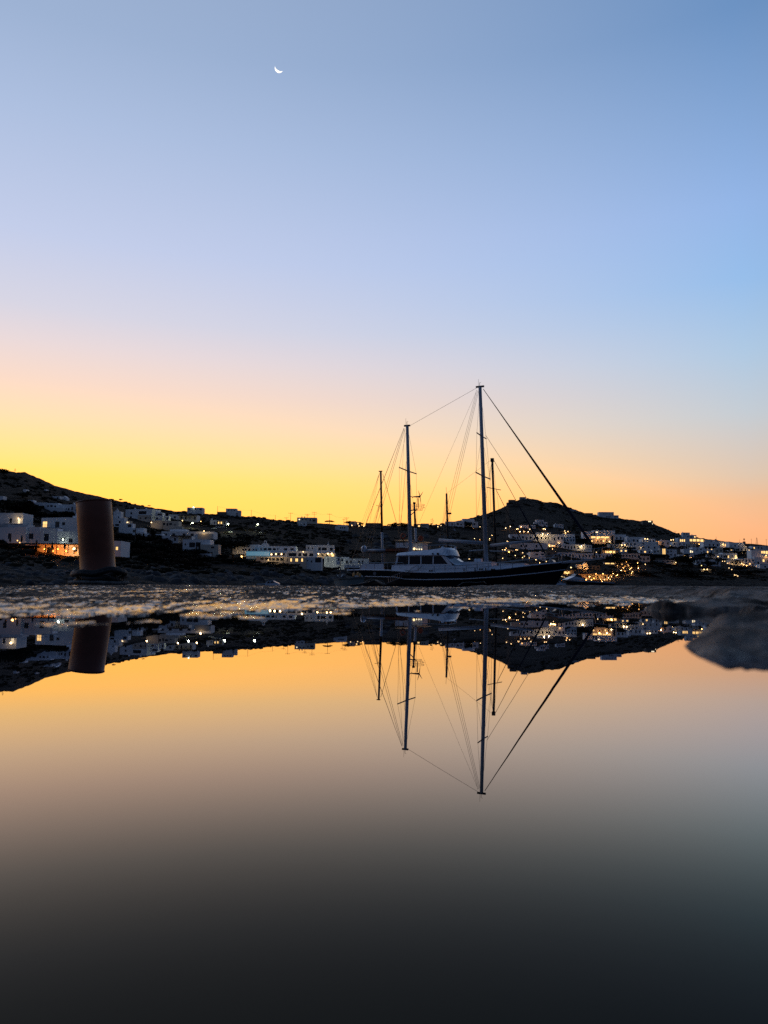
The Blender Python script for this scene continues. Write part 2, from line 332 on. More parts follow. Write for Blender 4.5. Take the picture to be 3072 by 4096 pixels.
        if b.get('balc'):
            for (bx0, bx1, by) in b['balc']:
                p = (bx0 - xl_px) / sc * w; q = (bx1 - xl_px) / sc * w; v = (y1 - by) * Y / F
                bo = MB().box((p, -1.1, v - .15), (q, -.003, v)).obj('balcony', M['white'], root); bo.matrix_local = Mx
                rl = MB().box((p, -1.1, v + .9), (q, -1.04, v + .97))
                k = int((q - p) / .35)
                for i in range(k + 1): u = p + (q - p - .04) * i / max(k, 1); rl.box((u, -1.09, v), (u + .04, -1.05, v + .9))
                rl.obj('balcony_rail', M['frame'], bo)
        if b.get('perg'):
            px0, px1, pyt, pyb, out = b['perg']
            p = (px0 - xl_px) / sc * w; q = (px1 - xl_px) / sc * w; v1 = (y1 - pyt) * Y / F; v0 = (y1 - pyb) * Y / F
            po = MB().box((p, -out, v1 - .25), (q, -.005, v1)).obj('pergola_roof', M['reed'], root); po.matrix_local = Mx
            k = max(1, int((q - p) / 3.2))
            for i in range(k + 1):
                u = p + (q - p - .2) * i / k
                MB().box((u, -out + .05, v0), (u + .2, -out + .25, v1 - .26)).obj('post', M['white' if b.get('pw') else 'dark'], po)
    for e in extras:
        if e[0] == 'lamp':          # wall lamp
            _, px, py, mt, r, pw, outd = e; Y = Y0 - outd; p = P(px, py, Y)
            lo = MB().sphere((0, 0, 0), r * .8, 8, 6).obj('wall_lamp', M[mt], root, True); lo.location = p - base
            if pw:
                ld = bpy.data.lights.new('lamp_light', 'POINT'); ld.energy = pw * (.85 if mt == 'ember' else .55); ld.color = {'warm': (1, .46, .13), 'ember': (1, .26, .04), 'pale': (1, .68, .32), 'cool': (.85, 1, .9)}[mt]; ld.shadow_soft_size = .3
                l2 = link('lamp_light', ld, lo); l2.location = (0, -.5, -.3)
    return root
def B(x0, x1, y0, y1, **k): return dict(b=(x0, x1, y0, y1), **k)
# ---- left, near
house('long white seafront hotel with a warm-lit restaurant terrace left of the bollard', [
    B(-90, 102, 2108, 2158, win=[(38, 2144, 14, 22)], dz=0), B(102, 158, 2108, 2168, win=[(123, 2145, 18, 22)], dz=1.5, deep=7), B(160, 228, 2113, 2172, win=[(184, 2150, 19, 30)], dz=.5), B(226, 330, 2125, 2174, win=[(250, 2158, 18, 15), (282, 2162, 16, 17)], dz=0, balc=[(235, 262, 2172)]),
    B(328, 482, 2163, 2212, win=[(466, 2193, 10, 14, 'lit')], dz=1),
    B(148, 340, 2174, 2218, m='cream', win=[(200, 2202, 30, 26), (300, 2200, 14, 30)], dz=.3, perg=(120, 345, 2177, 2216, 5), deep=6)],
    name='seaside_hotel', cat='hotel', yaw=0, extras=[('lamp', 252, 2158, 'cool', .3, 60, 1.2), ('lamp', 297, 2194, 'pale', .5, 700, 1.5), ('lamp', 232, 2196, 'ember', .25, 500, 2.0), ('lamp', 178, 2196, 'ember', .25, 500, 2.2), ('lamp', 265, 2204, 'ember', .22, 350, 2.6), ('lamp', 70, 2162, 'warm', .22, 60, 3), ('lamp', 79, 2170, 'warm', .22, 0, 3)])
house('white two-storey house with one glowing balcony window above the restaurant roof', [B(125, 292, 2072, 2128, yaw=18, deep=12, win=[(180, 2098, 21, 24, 'lit'), (238, 2100, 19, 24), (267, 2097, 14, 12)], balc=[(160, 206, 2110), (216, 260, 2113)]), B(288, 316, 2064, 2132, dz=3, win=[(300, 2112, 12, 16)], chim=[296])])
house('white block at the left edge under a bright porch lamp', [B(-60, 91, 2052, 2098, win=[(42, 2083, 11, 20), (75, 2084, 10, 20, 'litw')], balc=[(20, 92, 2094)])], extras=[('lamp', 74, 2073, 'pale', .3, 140, 1.0)])
house('long low white annex with arches between the left edge and the glowing window', [B(-40, 30, 2096, 2115, m='roof'), B(30, 112, 2098, 2118, win=[(28, 2108, 6, 8)])])
house('bright white terraced house high up, left of the bollard top', [B(135, 184, 2010, 2032, win=[(150, 2022, 8, 6)]), B(183, 232, 2012, 2040, win=[(191, 2024, 7, 7), (205, 2024, 10, 8), (220, 2025, 8, 7)]), B(200, 252, 2030, 2052, dz=-2), B(230, 282, 2018, 2044, dz=1, win=[(262, 2036, 9, 8), (274, 2037, 8, 9)]), B(278, 316, 2018, 2050, dz=2, auto=(2, 1), chim=[290])])
house('tiny white hut alone on the slope far left', [B(92, 104, 1957, 1968)], name='hillside_hut', cat='hut')
house('small white shed with a pale roof left of the gabled chapel, far up the slope', [B(168, 184, 1957, 1964)], name='hillside_hut', cat='hut')
house('low white shed directly beside the gabled chapel', [B(208, 240, 1985, 1996, auto=(2, 1))], name='hillside_hut', cat='hut')
house('white gabled chapel on the dark left slope', [B(244, 267, 1992, 2002, gable=9)], name='chapel', cat='chapel')
house('white house cut by the left edge among dark trees', [B(-30, 12, 1984, 2002, auto=(3, 1))])
house('small white roof peeping out of the dark trees at far left', [B(110, 132, 2000, 2014)])
# ---- left, right of the bollard
house('white house with small belfry right behind the bollard', [B(452, 482, 2046, 2092, win=[(473, 2070, 5, 9)], bell=(466, 12, 14)), B(455, 496, 2072, 2112, dz=-3, win=[(478, 2088, 7, 10), (470, 2100, 20, 8)])])
house('largest white flat-roofed house at the top of the left village', [B(485, 616, 2038, 2084, yaw=14, deep=9, win=[(526, 2054, 8, 8), (525, 2070, 8, 8), (575, 2052, 34, 13)], chim=[525, 574]), B(550, 602, 2060, 2086, dz=-4, m='cream', win=[(561, 2073, 5, 6), (582, 2072, 6, 10)]), B(600, 650, 2050, 2080, win=[(638, 2058, 18, 7), (606, 2073, 9, 8), (628, 2074, 12, 6)]), B(645, 675, 2064, 2080, dz=2, auto=(2, 1))], extras=[('lamp', 574, 2084, 'warm', .35, 220, 2.0)])
house('stepped white house below the largest flat-roofed one', [B(475, 530, 2094, 2126, win=[(517, 2103, 14, 12)], dz=-2), B(525, 576, 2112, 2136, dz=-5, auto=(2, 1))])
house('long low white wall-like house above the dark bushes', [B(540, 578, 2128, 2140), B(570, 610, 2134, 2152, win=[(596, 2143, 14, 8)])])
house('lamp-lit terrace house with yellow glow between two white villas', [B(484, 502, 2068, 2082, m='cream', win=[(495, 2076, 10, 8, 'lit')]), B(488, 520, 2084, 2098, m='cream', win=[(506, 2089, 14, 5, 'litw')])], extras=[('lamp', 507, 2089, 'pale', .35, 80, 1.5)])
house('white villa with long dark pergola on the upper left slope', [B(673, 718, 2058, 2082, win=[(699, 2069, 8, 8)]), B(716, 788, 2060, 2080, dz=1, auto=(4, 1), perg=(716, 790, 2062, 2078, 3), pw=1)])
house('warm-tinted low white house beside the round dark tree', [B(600, 652, 2082, 2112, m='cream', win=[(655, 2095, 9, 10)]), B(650, 714, 2084, 2116, m='cream', win=[(656, 2096, 9, 10), (669, 2098, 7, 12), (682, 2096, 12, 8), (699, 2099, 5, 5)]), B(712, 728, 2106, 2122, dz=-2, m='cream')], extras=[('lamp', 606, 2090, 'pale', .38, 160, 3)])
house('very long white terrace building in the middle of the left village', [B(645, 855, 2126, 2152, auto=(6, 1), lit=0), B(680, 745, 2117, 2130, dz=5), B(790, 845, 2134, 2160, dz=-2, m='cream')], extras=[('lamp', 816, 2124, 'pale', .34, 200, 2)])
house('small white lower house with one dark window and flat pergola', [B(622, 650, 2136, 2162, win=[(635, 2146, 18, 8)]), B(646, 712, 2142, 2186, win=[(667, 2158, 11, 12), (699, 2158, 8, 12)], dz=-2), B(694, 766, 2144, 2180, dz=1, win=[(715, 2160, 10, 14)], perg=(692, 765, 2144, 2158, 4))])
house('largest white seafront villa left of the big round tree', [B(730, 838, 2158, 2196, win=[(768, 2180, 24, 20), (792, 2178, 20, 18), (741, 2178, 6, 8)], yaw=0), B(800, 872, 2178, 2232, dz=-3, win=[(849, 2190, 14, 8), (834, 2217, 10, 20), (845, 2218, 9, 20)], m='cream'), B(785, 840, 2214, 2230, dz=-6)])
house('white block on the skyline with a bright lamp on its roof edge', [B(748, 809, 2030, 2050, win=[(756, 2037, 6, 6), (782, 2036, 6, 6), (802, 2038, 9, 6)])], extras=[('lamp', 774, 2029, 'cool', .5, 0, .6)])
house('white two-part house on the skyline right of the lamp-topped block', [B(903, 945, 2034, 2060, win=[(914, 2041, 5, 4), (925, 2041, 4, 4), (937, 2041, 5, 4)], m='white'), B(940, 962, 2042, 2062, dz=1, win=[(946, 2056, 8, 8)])])
house('low dark-walled shed just left of the two-part skyline house', [B(868, 902, 2047, 2056, m='stone')], cat='shed', name='stone_shed')
house('long low white house by the car park on the upper slope', [B(840, 872, 2080, 2100, win=[(858, 2092, 5, 6)], chim=[845]), B(868, 904, 2082, 2099, auto=(3, 1), perg=(870, 904, 2084, 2098, 2))])
# ---- centre
house('large white seafront hotel with belfry and three tall glowing windows', [
    B(930, 1034, 2178, 2206, dz=3, win=[(960, 2177, 20, 7), (972, 2199, 7, 8), (982, 2199, 7, 8), (997, 2200, 8, 12), (1014, 2198, 5, 7), (1025, 2199, 6, 6)]),
    B(1030, 1180, 2185, 2207, dz=2, win=[(1044, 2197, 5, 10), (1060, 2197, 13, 9), (1078, 2197, 15, 9), (1097, 2197, 12, 9), (1111, 2197, 4, 10), (1142, 2197, 13, 9), (1168, 2196, 14, 8)], bell=(1060, 24, 30)),
    B(985, 1152, 2209, 2226, dz=-1, win=[(1075, 2216, 18, 9), (1092, 2217, 14, 10), (1112, 2217, 20, 11), (1132, 2217, 16, 11)]),
    B(985, 1075, 2206, 2212, m='pool', deep=3, dz=-3.5),
    B(1150, 1262, 2204, 2228, dz=-1, win=[(1170, 2219, 32, 13), (1199, 2219, 13, 13), (1220, 2219, 18, 13), (1245, 2219, 16, 12)]),
    B(1025, 1135, 2228, 2246, dz=-5, m='cream', win=[(1048, 2235, 12, 10), (1066, 2235, 14, 10), (1080, 2237, 10, 11), (1094, 2237, 10, 11), (1110, 2237, 12, 12), (1127, 2237, 12, 12)]),
    B(1133, 1224, 2228, 2258, dz=-5, m='cream', win=[(1164, 2240, 6, 12, 'lit'), (1186, 2240, 11, 13, 'lit'), (1208, 2240, 6, 12, 'lit'), (1150, 2241, 3, 12)]),
    B(1216, 1286, 2228, 2256, dz=-4, win=[(1246, 2246, 6, 8), (1230, 2243, 4, 6), (1272, 2239, 24, 22)])],
    name='seaside_hotel', cat='hotel', extras=[('lamp', 1086, 2217, 'pale', .42, 120, 6.5), ('lamp', 1104, 2216, 'pale', .42, 120, 6.5), ('lamp', 1126, 2216, 'pale', .42, 120, 6.5), ('lamp', 1073, 2240, 'pale', .25, 20, 6), ('lamp', 1213, 2207, 'pale', .3, 60, 2.5), ('lamp', 968, 2226, 'warm', .4, 300, 10)])
house('small lamp-lit chapel with rounded front at the left end of the white hotel', [B(975, 1008, 2222, 2240, m='cream', win=[(993, 2233, 5, 5)]), B(1008, 1030, 2220, 2240, m='cream', gable=6, win=[(1019, 2232, 8, 12)])], name='chapel', cat='chapel', extras=[('lamp', 965, 2224, 'pale', .25, 260, 2)])
house('white two-storey villa with slim belfry right of the large hotel', [B(1223, 1300, 2180, 2211, yaw=0, win=[(1233, 2193, 5, 8), (1250, 2193, 5, 6), (1276, 2196, 10, 13)]), B(1266, 1335, 2181, 2211, dz=-1, win=[(1278, 2196, 10, 13), (1297, 2196, 20, 11), (1309, 2197, 9, 12), (1325, 2197, 12, 12)], bell=(1312, 15, 8)), B(1240, 1340, 2212, 2228, dz=-5, m='cream', auto=(5, 1))], extras=[('lamp', 1274, 2215, 'pale', .42, 200, 6.5), ('lamp', 1312, 2214, 'pale', .48, 200, 6.5), ('lamp', 1327, 2214, 'pale', .48, 200, 6.5)])
house('white stepped building behind the small boat at the yacht stern', [B(1296, 1345, 2226, 2268, win=[(1312, 2240, 3, 16)]), B(1328, 1394, 2228, 2258, dz=2, win=[(1340, 2238, 8, 12), (1354, 2238, 5, 10), (1368, 2240, 7, 12)]), B(1380, 1474, 2234, 2262, dz=1, auto=(6, 1)), B(1346, 1378, 2258, 2278, dz=-4, win=[(1356, 2271, 8, 10)])])
house('pale house on the skyline surrounded by power poles', [B(1188, 1266, 2070, 2090, m='cream', win=[(1197, 2078, 5, 5, 'litw'), (1210, 2078, 5, 5), (1224, 2077, 5, 5), (1241, 2080, 4, 8), (1256, 2082, 12, 8)], chim=[1205, 1216]), B(1193, 1226, 2088, 2105, dz=-4, win=[(1204, 2097, 4, 5), (1217, 2097, 6, 6)], m='white')])
house('small white box house with three square windows below the skyline', [B(1340, 1392, 2105, 2122, win=[(1362, 2111, 5, 6), (1370, 2111, 5, 6), (1378, 2111, 5, 6)]), B(1350, 1388, 2101, 2112, dz=1)])
house('tiny stone hut with a dark doorway in the middle of the bare slope', [B(1106, 1125, 2149, 2161, m='stone', win=[(1115, 2156, 9, 7)])], name='hillside_hut', cat='hut')
house('low dark house with lit yard on the skyline left of the thin mast', [B(1394, 1425, 2085, 2100, win=[(1412, 2092, 4, 7)], m='cream'), B(1425, 1445, 2088, 2101, m='stone', win=[(1432, 2094, 5, 6, 'lit')])])
house('long dark low house on the skyline directly left of the mizzen mast', [B(1462, 1530, 2092, 2106, m='stone', auto=(4, 1), lit=0), B(1530, 1552, 2102, 2112, m='stone')])
house('low skyline house with glowing doorway just right of the mizzen mast', [B(1655, 1685, 2096, 2110, m='stone', win=[(1676, 2104, 8, 6, 'lit')]), B(1683, 1716, 2094, 2108, win=[(1692, 2102, 4, 6), (1700, 2102, 4, 6)], m='cream')])
house('white cubic villa on the foot of the right hill beside a dark tree', [B(1782, 1818, 2086, 2104, auto=(2, 1)), B(1822, 1856, 2085, 2110, win=[(1831, 2096, 9, 7), (1845, 2098, 8, 5)]), B(1850, 1898, 2075, 2102, dz=4, auto=(2, 1)), B(1890, 1912, 2087, 2106, dz=-1, auto=(1, 1))])
# ---- hill and ridge right
house('pale stone fort walls below the very top of the right hill', [B(2036, 2062, 1999, 2012, m='stone'), B(2058, 2084, 2008, 2014, m='stone'), B(2028, 2052, 2010, 2024, m='stone')], name='hilltop_fort', cat='fort')
house('small flat-roofed building crowning the right hill', [B(2080, 2104, 1988, 1997, m='roof', win=[(2085, 1992, 3, 4), (2095, 1992, 3, 4)])], name='hilltop_building', cat='building')
house('low pale shelter on the slope right of the furled jib', [B(2260, 2306, 2038, 2044, m='roof')], name='hillside_shelter', cat='shelter')
house('long low dark wall-like building on the ridge crest', [B(2342, 2372, 2052, 2060, m='stone'), B(2370, 2386, 2058, 2066, m='stone')], name='ridge_building', cat='building')
house('white two-storey house standing on the right-hand ridge line', [B(2397, 2456, 2048, 2072, win=[(2415, 2055, 4, 3), (2421, 2055, 3, 3), (2428, 2055, 4, 3), (2439, 2056, 4, 3), (2451, 2057, 4, 3), (2428, 2067, 5, 6), (2436, 2067, 4, 6), (2441, 2067, 3, 6)]), B(2452, 2475, 2061, 2074, dz=1, win=[(2461, 2067, 4, 5), (2468, 2067, 4, 5)])])
house('dark flat-roofed house with a bright window at the end of the ridge', [B(2572, 2612, 2082, 2100, m='stone', win=[(2599, 2085, 12, 6, 'litw'), (2611, 2095, 4, 4, 'litw')])])
house('white cube house high on the slope left of the furled jib', [B(2145, 2176, 2079, 2104, auto=(3, 1), lit=0), B(2172, 2190, 2088, 2104, dz=1, auto=(2, 1)), B(2136, 2150, 2088, 2092, dz=-2)])
house('low wide white house next to the high white cube house', [B(2082, 2142, 2100, 2114, auto=(6, 1), lit=.1)])
house('small white house with chimney right of the high white cube house', [B(2219, 2254, 2097, 2110, auto=(4, 1), lit=0, chim=[2225])])
# ---- right town
house('long white terraced row with lamp-lit roof garden above the foredeck', [B(2040, 2100, 2137, 2160, auto=(3, 1)), B(2085, 2190, 2138, 2164, auto=(7, 1), lit=0, dz=1), B(2150, 2205, 2129, 2144, dz=6, m='cream'), B(2185, 2255, 2138, 2166, auto=(5, 1), lit=0, dz=2)], extras=[('lamp', 2170, 2134, 'pale', .45, 1200, 2), ('lamp', 2190, 2136, 'pale', .45, 900, 2)])
house('white apartment row stepping right from the lamp-lit roof garden', [B(2252, 2300, 2136, 2166, auto=(4, 1), lit=.1), B(2205, 2258, 2146, 2166, dz=-3, auto=(4, 1), lit=0), B(2255, 2301, 2152, 2170, dz=-3, auto=(4, 1), lit=0)], extras=[('lamp', 2247, 2144, 'pale', .6, 500, 2)])
house('cream-sided white block just right of the main mast spreaders and stays', [B(2043, 2080, 2173, 2200, m='cream', win=[(2083, 2180, 5, 8)]), B(2078, 2135, 2172, 2194, auto=(3, 1), lit=0, dz=1), B(2120, 2190, 2173, 2192, auto=(4, 1), lit=0, dz=2)])
house('small lamp-lit cream wall house below the cream-sided block', [B(2028, 2056, 2199, 2210, m='cream')], extras=[('lamp', 2036, 2207, 'warm', .7, 450, 1.5), ('lamp', 2020, 2199, 'pale', .5, 100, 1.5)])
house('white gabled-parapet house seen between the two forestays', [B(2122, 2186, 2208, 2230, yaw=-8, win=[(2148, 2218, 10, 7), (2172, 2217, 11, 7)], bell=(2163, 5, 10)), B(2160, 2184, 2228, 2242, dz=-1, win=[(2172, 2235, 7, 8)]), B(2186, 2230, 2206, 2226, dz=4, m='stone', auto=(2, 1))])
house('long white two-level row behind the furled jib foot', [B(2190, 2262, 2173, 2190, auto=(5, 1), lit=.1), B(2255, 2345, 2177, 2198, auto=(7, 1), lit=0, dz=-1), B(2338, 2368, 2180, 2199, dz=-2, win=[(2352, 2188, 4, 9), (2361, 2188, 4, 9)])], extras=[('lamp', 2199, 2185, 'pale', .5, 150, 3), ('lamp', 2208, 2184, 'pale', .5, 150, 3), ('lamp', 2215, 2183, 'warm', .4, 400, 2), ('lamp', 2325, 2183, 'pale', .5, 700, 2.5)])
house('low white row with blue shutters behind the bow pulpit', [B(2230, 2300, 2210, 2232, auto=(5, 1), lit=.05), B(2300, 2378, 2213, 2234, auto=(6, 1), lit=.05, dz=1)])
house('curved white hotel with a long glowing dining terrace', [B(2333, 2380, 2126, 2150, dz=4, auto=(2, 1), lit=0), B(2375, 2460, 2122, 2146, dz=4, win=[(2388, 2129, 8, 5, 'litw'), (2369, 2129, 8, 6), (2402, 2131, 5, 5), (2413, 2131, 5, 5), (2430, 2131, 6, 4), (2441, 2131, 5, 4)], chim=[2394, 2422]), B(2355, 2440, 2144, 2156, dz=2, m='cream', win=[(2374, 2149, 18, 8, 'lit'), (2394, 2149, 16, 8, 'lit'), (2412, 2149, 16, 8, 'lit'), (2429, 2149, 14, 8, 'lit')], deep=5), B(2364, 2444, 2157, 2171, dz=-1, m='cream', auto=(7, 1), lit=.3), B(2440, 2460, 2140, 2180, dz=-2, m='cream', win=[(2450, 2158, 8, 30)])], name='hillside_hotel', cat='hotel', extras=[('lamp', 2390, 2153, 'warm', .4, 900, 3), ('lamp', 2420, 2153, 'warm', .4, 900, 3), ('lamp', 2438, 2166, 'pale', .8, 300, 2)])
house('white cube house right beside the curved hotel tower', [B(2460, 2504, 2138, 2166, auto=(3, 1), lit=0), B(2500, 2514, 2144, 2160, dz=1)])
house('white villa with dark garden trees right of the curved hotel', [B(2508, 2580, 2148, 2176, auto=(4, 1), lit=.1), B(2560, 2590, 2156, 2176, dz=-1, auto=(2, 1))])
house('pale villa row with two bright porch lamps below the curved hotel', [B(2438, 2504, 2176, 2196, auto=(4, 1), lit=0, m='cream'), B(2500, 2566, 2168, 2200, auto=(4, 2), lit=.04), B(2564, 2628, 2167, 2196, auto=(3, 2), lit=0, dz=2)], extras=[('lamp', 2487, 2180, 'pale', .65, 300, 2), ('lamp', 2499, 2179, 'pale', .65, 300, 2), ('lamp', 2564, 2191, 'pale', .4, 40, 1)])
house('white stepped house under a pair of bright lamps right of the villa trees', [B(2568, 2622, 2155, 2172, auto=(4, 1), lit=.08, dz=3), B(2590, 2634, 2168, 2194, auto=(3, 2), lit=0)], extras=[('lamp', 2580, 2155, 'pale', .7, 100, 1), ('lamp', 2590, 2156, 'pale', .7, 100, 1), ('lamp', 2589, 2168, 'pale', .55, 80, 1)])
house('low restaurant with yellow-lit veranda behind the bowsprit tip', [B(2405, 2476, 2202, 2216, m='cream', win=[(2428, 2208, 12, 9, 'lit'), (2441, 2208, 10, 9, 'lit'), (2456, 2208, 10, 9, 'lit')], perg=(2404, 2478, 2200, 2214, 3), pw=1)], name='restaurant', cat='restaurant', extras=[('lamp', 2386, 2209, 'pale', .5, 80, 3), ('lamp', 2440, 2206, 'warm', .4, 900, 3)])
house('low grey-white house beneath the yellow-lit veranda', [B(2380, 2448, 2212, 2236, auto=(5, 1), lit=0), B(2490, 2560, 2214, 2232, auto=(6, 1), lit=0, m='roof'), B(2556, 2600, 2224, 2244, auto=(3, 1), lit=0, m='roof')])
house('small cream chapel with lamp-lit gable below the bowsprit', [B(2307, 2334, 2258, 2277, m='cream'), B(2331, 2352, 2258, 2277, gable=10, dz=-1, m='cream', win=[(2338, 2272, 5, 8)])], name='chapel', cat='chapel', extras=[('lamp', 2341, 2266, 'warm', .12, 1400, 3.5)])
house('long low stone house attached to the right of the lamp-lit chapel', [B(2352, 2400, 2262, 2278, m='stone', auto=(3, 1), lit=0)], name='stone_house')
house('beach taverna with amber-lit porch right behind the speedboat', [B(2316, 2372, 2296, 2316, m='cream', auto=(4, 1), lit=.2, perg=(2314, 2374, 2295, 2314, 3)), B(2370, 2430, 2298, 2318, m='cream', auto=(4, 1), lit=.3, perg=(2372, 2432, 2297, 2316, 3))], name='taverna', cat='restaurant', extras=[('lamp', 2358, 2306, 'warm', .5, 500, 4), ('lamp', 2384, 2295, 'warm', .35, 350, 4), ('lamp', 2412, 2295, 'warm', .4, 350, 4), ('lamp', 2332, 2310, 'ember', .2, 300, 4), ('lamp', 2345, 2318, 'warm', .5, 300, 5), ('lamp', 2366, 2319, 'warm', .5, 300, 5), ('lamp', 2376, 2313, 'ember', .5, 200, 5)])
house('amber-lit bar under dark palms left of the taverna, right of the yacht bow', [B(2252, 2296, 2282, 2298, m='cream', win=[(2262, 2290, 10, 9, 'lit'), (2276, 2290, 9, 9, 'lit')], perg=(2250, 2298, 2281, 2296, 3))], name='beach_bar', cat='bar', extras=[('lamp', 2268, 2292, 'warm', .35, 500, 3), ('lamp', 2284, 2270, 'pale', .5, 60, 3)])
house('long warm-lit terrace bar right of the stone house', [B(2416, 2462, 2250, 2258, m='cream', win=[(2430, 2254, 18, 5, 'lit'), (2450, 2254, 14, 5, 'lit')])], name='beach_bar', cat='bar')
# ---- far right town
house('white rooftop house standing highest at the far right', [B(2732, 2760, 2130, 2150, win=[(2738, 2136, 5, 5), (2748, 2136, 5, 5), (2752, 2147, 5, 5)], chim=[2735]), B(2758, 2786, 2140, 2154, dz=1, auto=(2, 1), chim=[2772])])
house('white house with three arched glowing windows at far right', [B(2712, 2760, 2151, 2180, win=[(2723, 2162, 5, 9, 'lit'), (2730, 2162, 5, 9, 'lit'), (2738, 2162, 5, 9, 'lit'), (2724, 2175, 6, 7)])])
house('round restaurant with a bright golden band of windows at far right', [B(2756, 2820, 2154, 2169, m='cream', win=[(2764, 2161, 11, 9, 'lit'), (2778, 2161, 12, 10, 'lit'), (2793, 2161, 12, 10, 'lit'), (2808, 2162, 12, 10, 'lit')]), B(2750, 2784, 2168, 2184, dz=1, auto=(2, 1), lit=0)], name='restaurant', cat='restaurant', extras=[('lamp', 2796, 2176, 'warm', .75, 500, 1.5), ('lamp', 2813, 2169, 'warm', .6, 200, 1.5)])
house('white house with a glowing left flank and small peaked parapet at far right', [B(2622, 2648, 2164, 2184, m='cream'), B(2644, 2680, 2161, 2185, auto=(2, 1), lit=0, bell=(2646, 5, 5), dz=1)], extras=[('lamp', 2634, 2168, 'warm', .12, 700, 3)])
house('white cube house under twin lamps right of the peaked parapet', [B(2690, 2748, 2168, 2196, auto=(3, 2), lit=0), B(2745, 2784, 2176, 2194, auto=(2, 1), lit=.1, m='cream')], extras=[('lamp', 2684, 2160, 'pale', .7, 150, 1.5), ('lamp', 2693, 2159, 'pale', .7, 150, 1.5), ('lamp', 2681, 2183, 'pale', .4, 100, 1.5)])
house('white house with a tall glowing stair window slit at far right', [B(2640, 2668, 2193, 2228, m='cream', win=[(2653, 2206, 4, 22, 'lit'), (2660, 2206, 4, 22, 'lit')]), B(2664, 2708, 2198, 2226, auto=(3, 2), lit=0, dz=1), B(2610, 2642, 2198, 2212, auto=(2, 1), lit=0, dz=2)])
house('white house with two pointed glowing windows at far right', [B(2735, 2790, 2196, 2216, win=[(2763, 2206, 5, 9, 'litw'), (2770, 2207, 4, 6, 'litw'), (2776, 2214, 4, 5), (2788, 2203, 4, 6)]), B(2770, 2812, 2190, 2218, auto=(3, 2), lit=0, dz=2)])
house('pale rounded house row in the middle of the far right town', [B(2815, 2880, 2168, 2192, auto=(4, 1), lit=.05), B(2810, 2868, 2186, 2214, auto=(4, 2), lit=.1), B(2860, 2892, 2192, 2212, auto=(2, 1), lit=.15, dz=-2, m='cream')])
house('white house with a row of golden balcony lights below the palms', [B(2862, 2922, 2166, 2192, win=[(2873, 2178, 6, 9), (2893, 2178, 4, 8, 'lit'), (2903, 2180, 6, 8, 'lit'), (2911, 2181, 6, 8, 'lit')])], extras=[('lamp', 2891, 2176, 'pale', .5, 250, 1.5), ('lamp', 2906, 2181, 'warm', .6, 300, 1.5)])
house('white flat house beneath the radio mast on the far right skyline', [B(2918, 2978, 2170, 2196, auto=(4, 1), lit=.1), B(2918, 2990, 2186, 2208, auto=(5, 1), lit=.1, dz=-3)], extras=[('lamp', 2975, 2187, 'pale', .55, 200, 1.5), ('lamp', 2983, 2187, 'pale', .55, 200, 1.5), ('lamp', 2986, 2201, 'pale', .5, 200, 4.5), ('lamp', 2996, 2200, 'pale', .5, 200, 4.5)])
house('white villa between two dark palm clumps at far right', [B(2891, 2950, 2212, 2236, auto=(4, 1), lit=.1)], extras=[('lamp', 2940, 2232, 'pale', .55, 250, 1.5), ('lamp', 2947, 2231, 'pale', .55, 250, 1.5), ('lamp', 2872, 2226, 'pale', .6, 60, 3)])
house('wide low white building above the seaside canopy', [B(2784, 2882, 2238, 2262, auto=(6, 1), lit=.05)])
house('white house with golden-lit corner terrace at lower far right', [B(2922, 2972, 2238, 2264, auto=(3, 1), lit=0, m='cream'), B(2955, 3018, 2234, 2262, auto=(5, 2), lit=.08, dz=1), B(2992, 3042, 2240, 2262, auto=(3, 1), lit=0, dz=2)], extras=[('lamp', 2974, 2258, 'warm', .8, 700, 2), ('lamp', 2966, 2254, 'pale', .5, 300, 2), ('lamp', 2986, 2262, 'warm', .6, 400, 2), ('lamp', 2930, 2256, 'pale', .2, 250, 2)])
house('white house with glowing yellow loggia cut by the right edge', [B(3006, 3110, 2200, 2232, win=[(3049, 2209, 6, 9, 'lit'), (3058, 2209, 8, 10, 'lit'), (3068, 2210, 8, 12, 'lit')]), B(3018, 3110, 2228, 2256, dz=-3, auto=(6, 1), lit=.1)], extras=[('lamp', 3064, 2222, 'warm', .6, 600, 3.5)])
house('terrace of low lit rooms above the dark seaside trees', [B(2676, 2738, 2230, 2238, m='cream', win=[(2684, 2234, 10, 4, 'lit'), (2698, 2234, 12, 4, 'lit'), (2718, 2235, 10, 3, 'litw'), (2730, 2235, 10, 3, 'litw')]), B(2748, 2770, 2234, 2240, m='cream', win=[(2758, 2237, 18, 4, 'litw')])], name='terrace_building', cat='building')
house('low white boathouse with one lamp at the foot of the far right town', [B(2620, 2700, 2240, 2252, auto=(4, 1), lit=0, m='roof')], name='boathouse', cat='building', extras=[('lamp', 2703, 2250, 'pale', .5, 60, 1.5), ('lamp', 2699, 2258, 'warm', .7, 300, 1.5)])
house('seaside canopy on pillars with two lamps inside at far right', [B(2806, 2846, 2276, 2288, m='cream', perg=(2779, 2852, 2266, 2290, 5), deep=3)], name='seaside_canopy', cat='canopy', extras=[('lamp', 2816, 2277, 'pale', .5, 150, 2), ('lamp', 2829, 2277, 'pale', .5, 150, 2)])
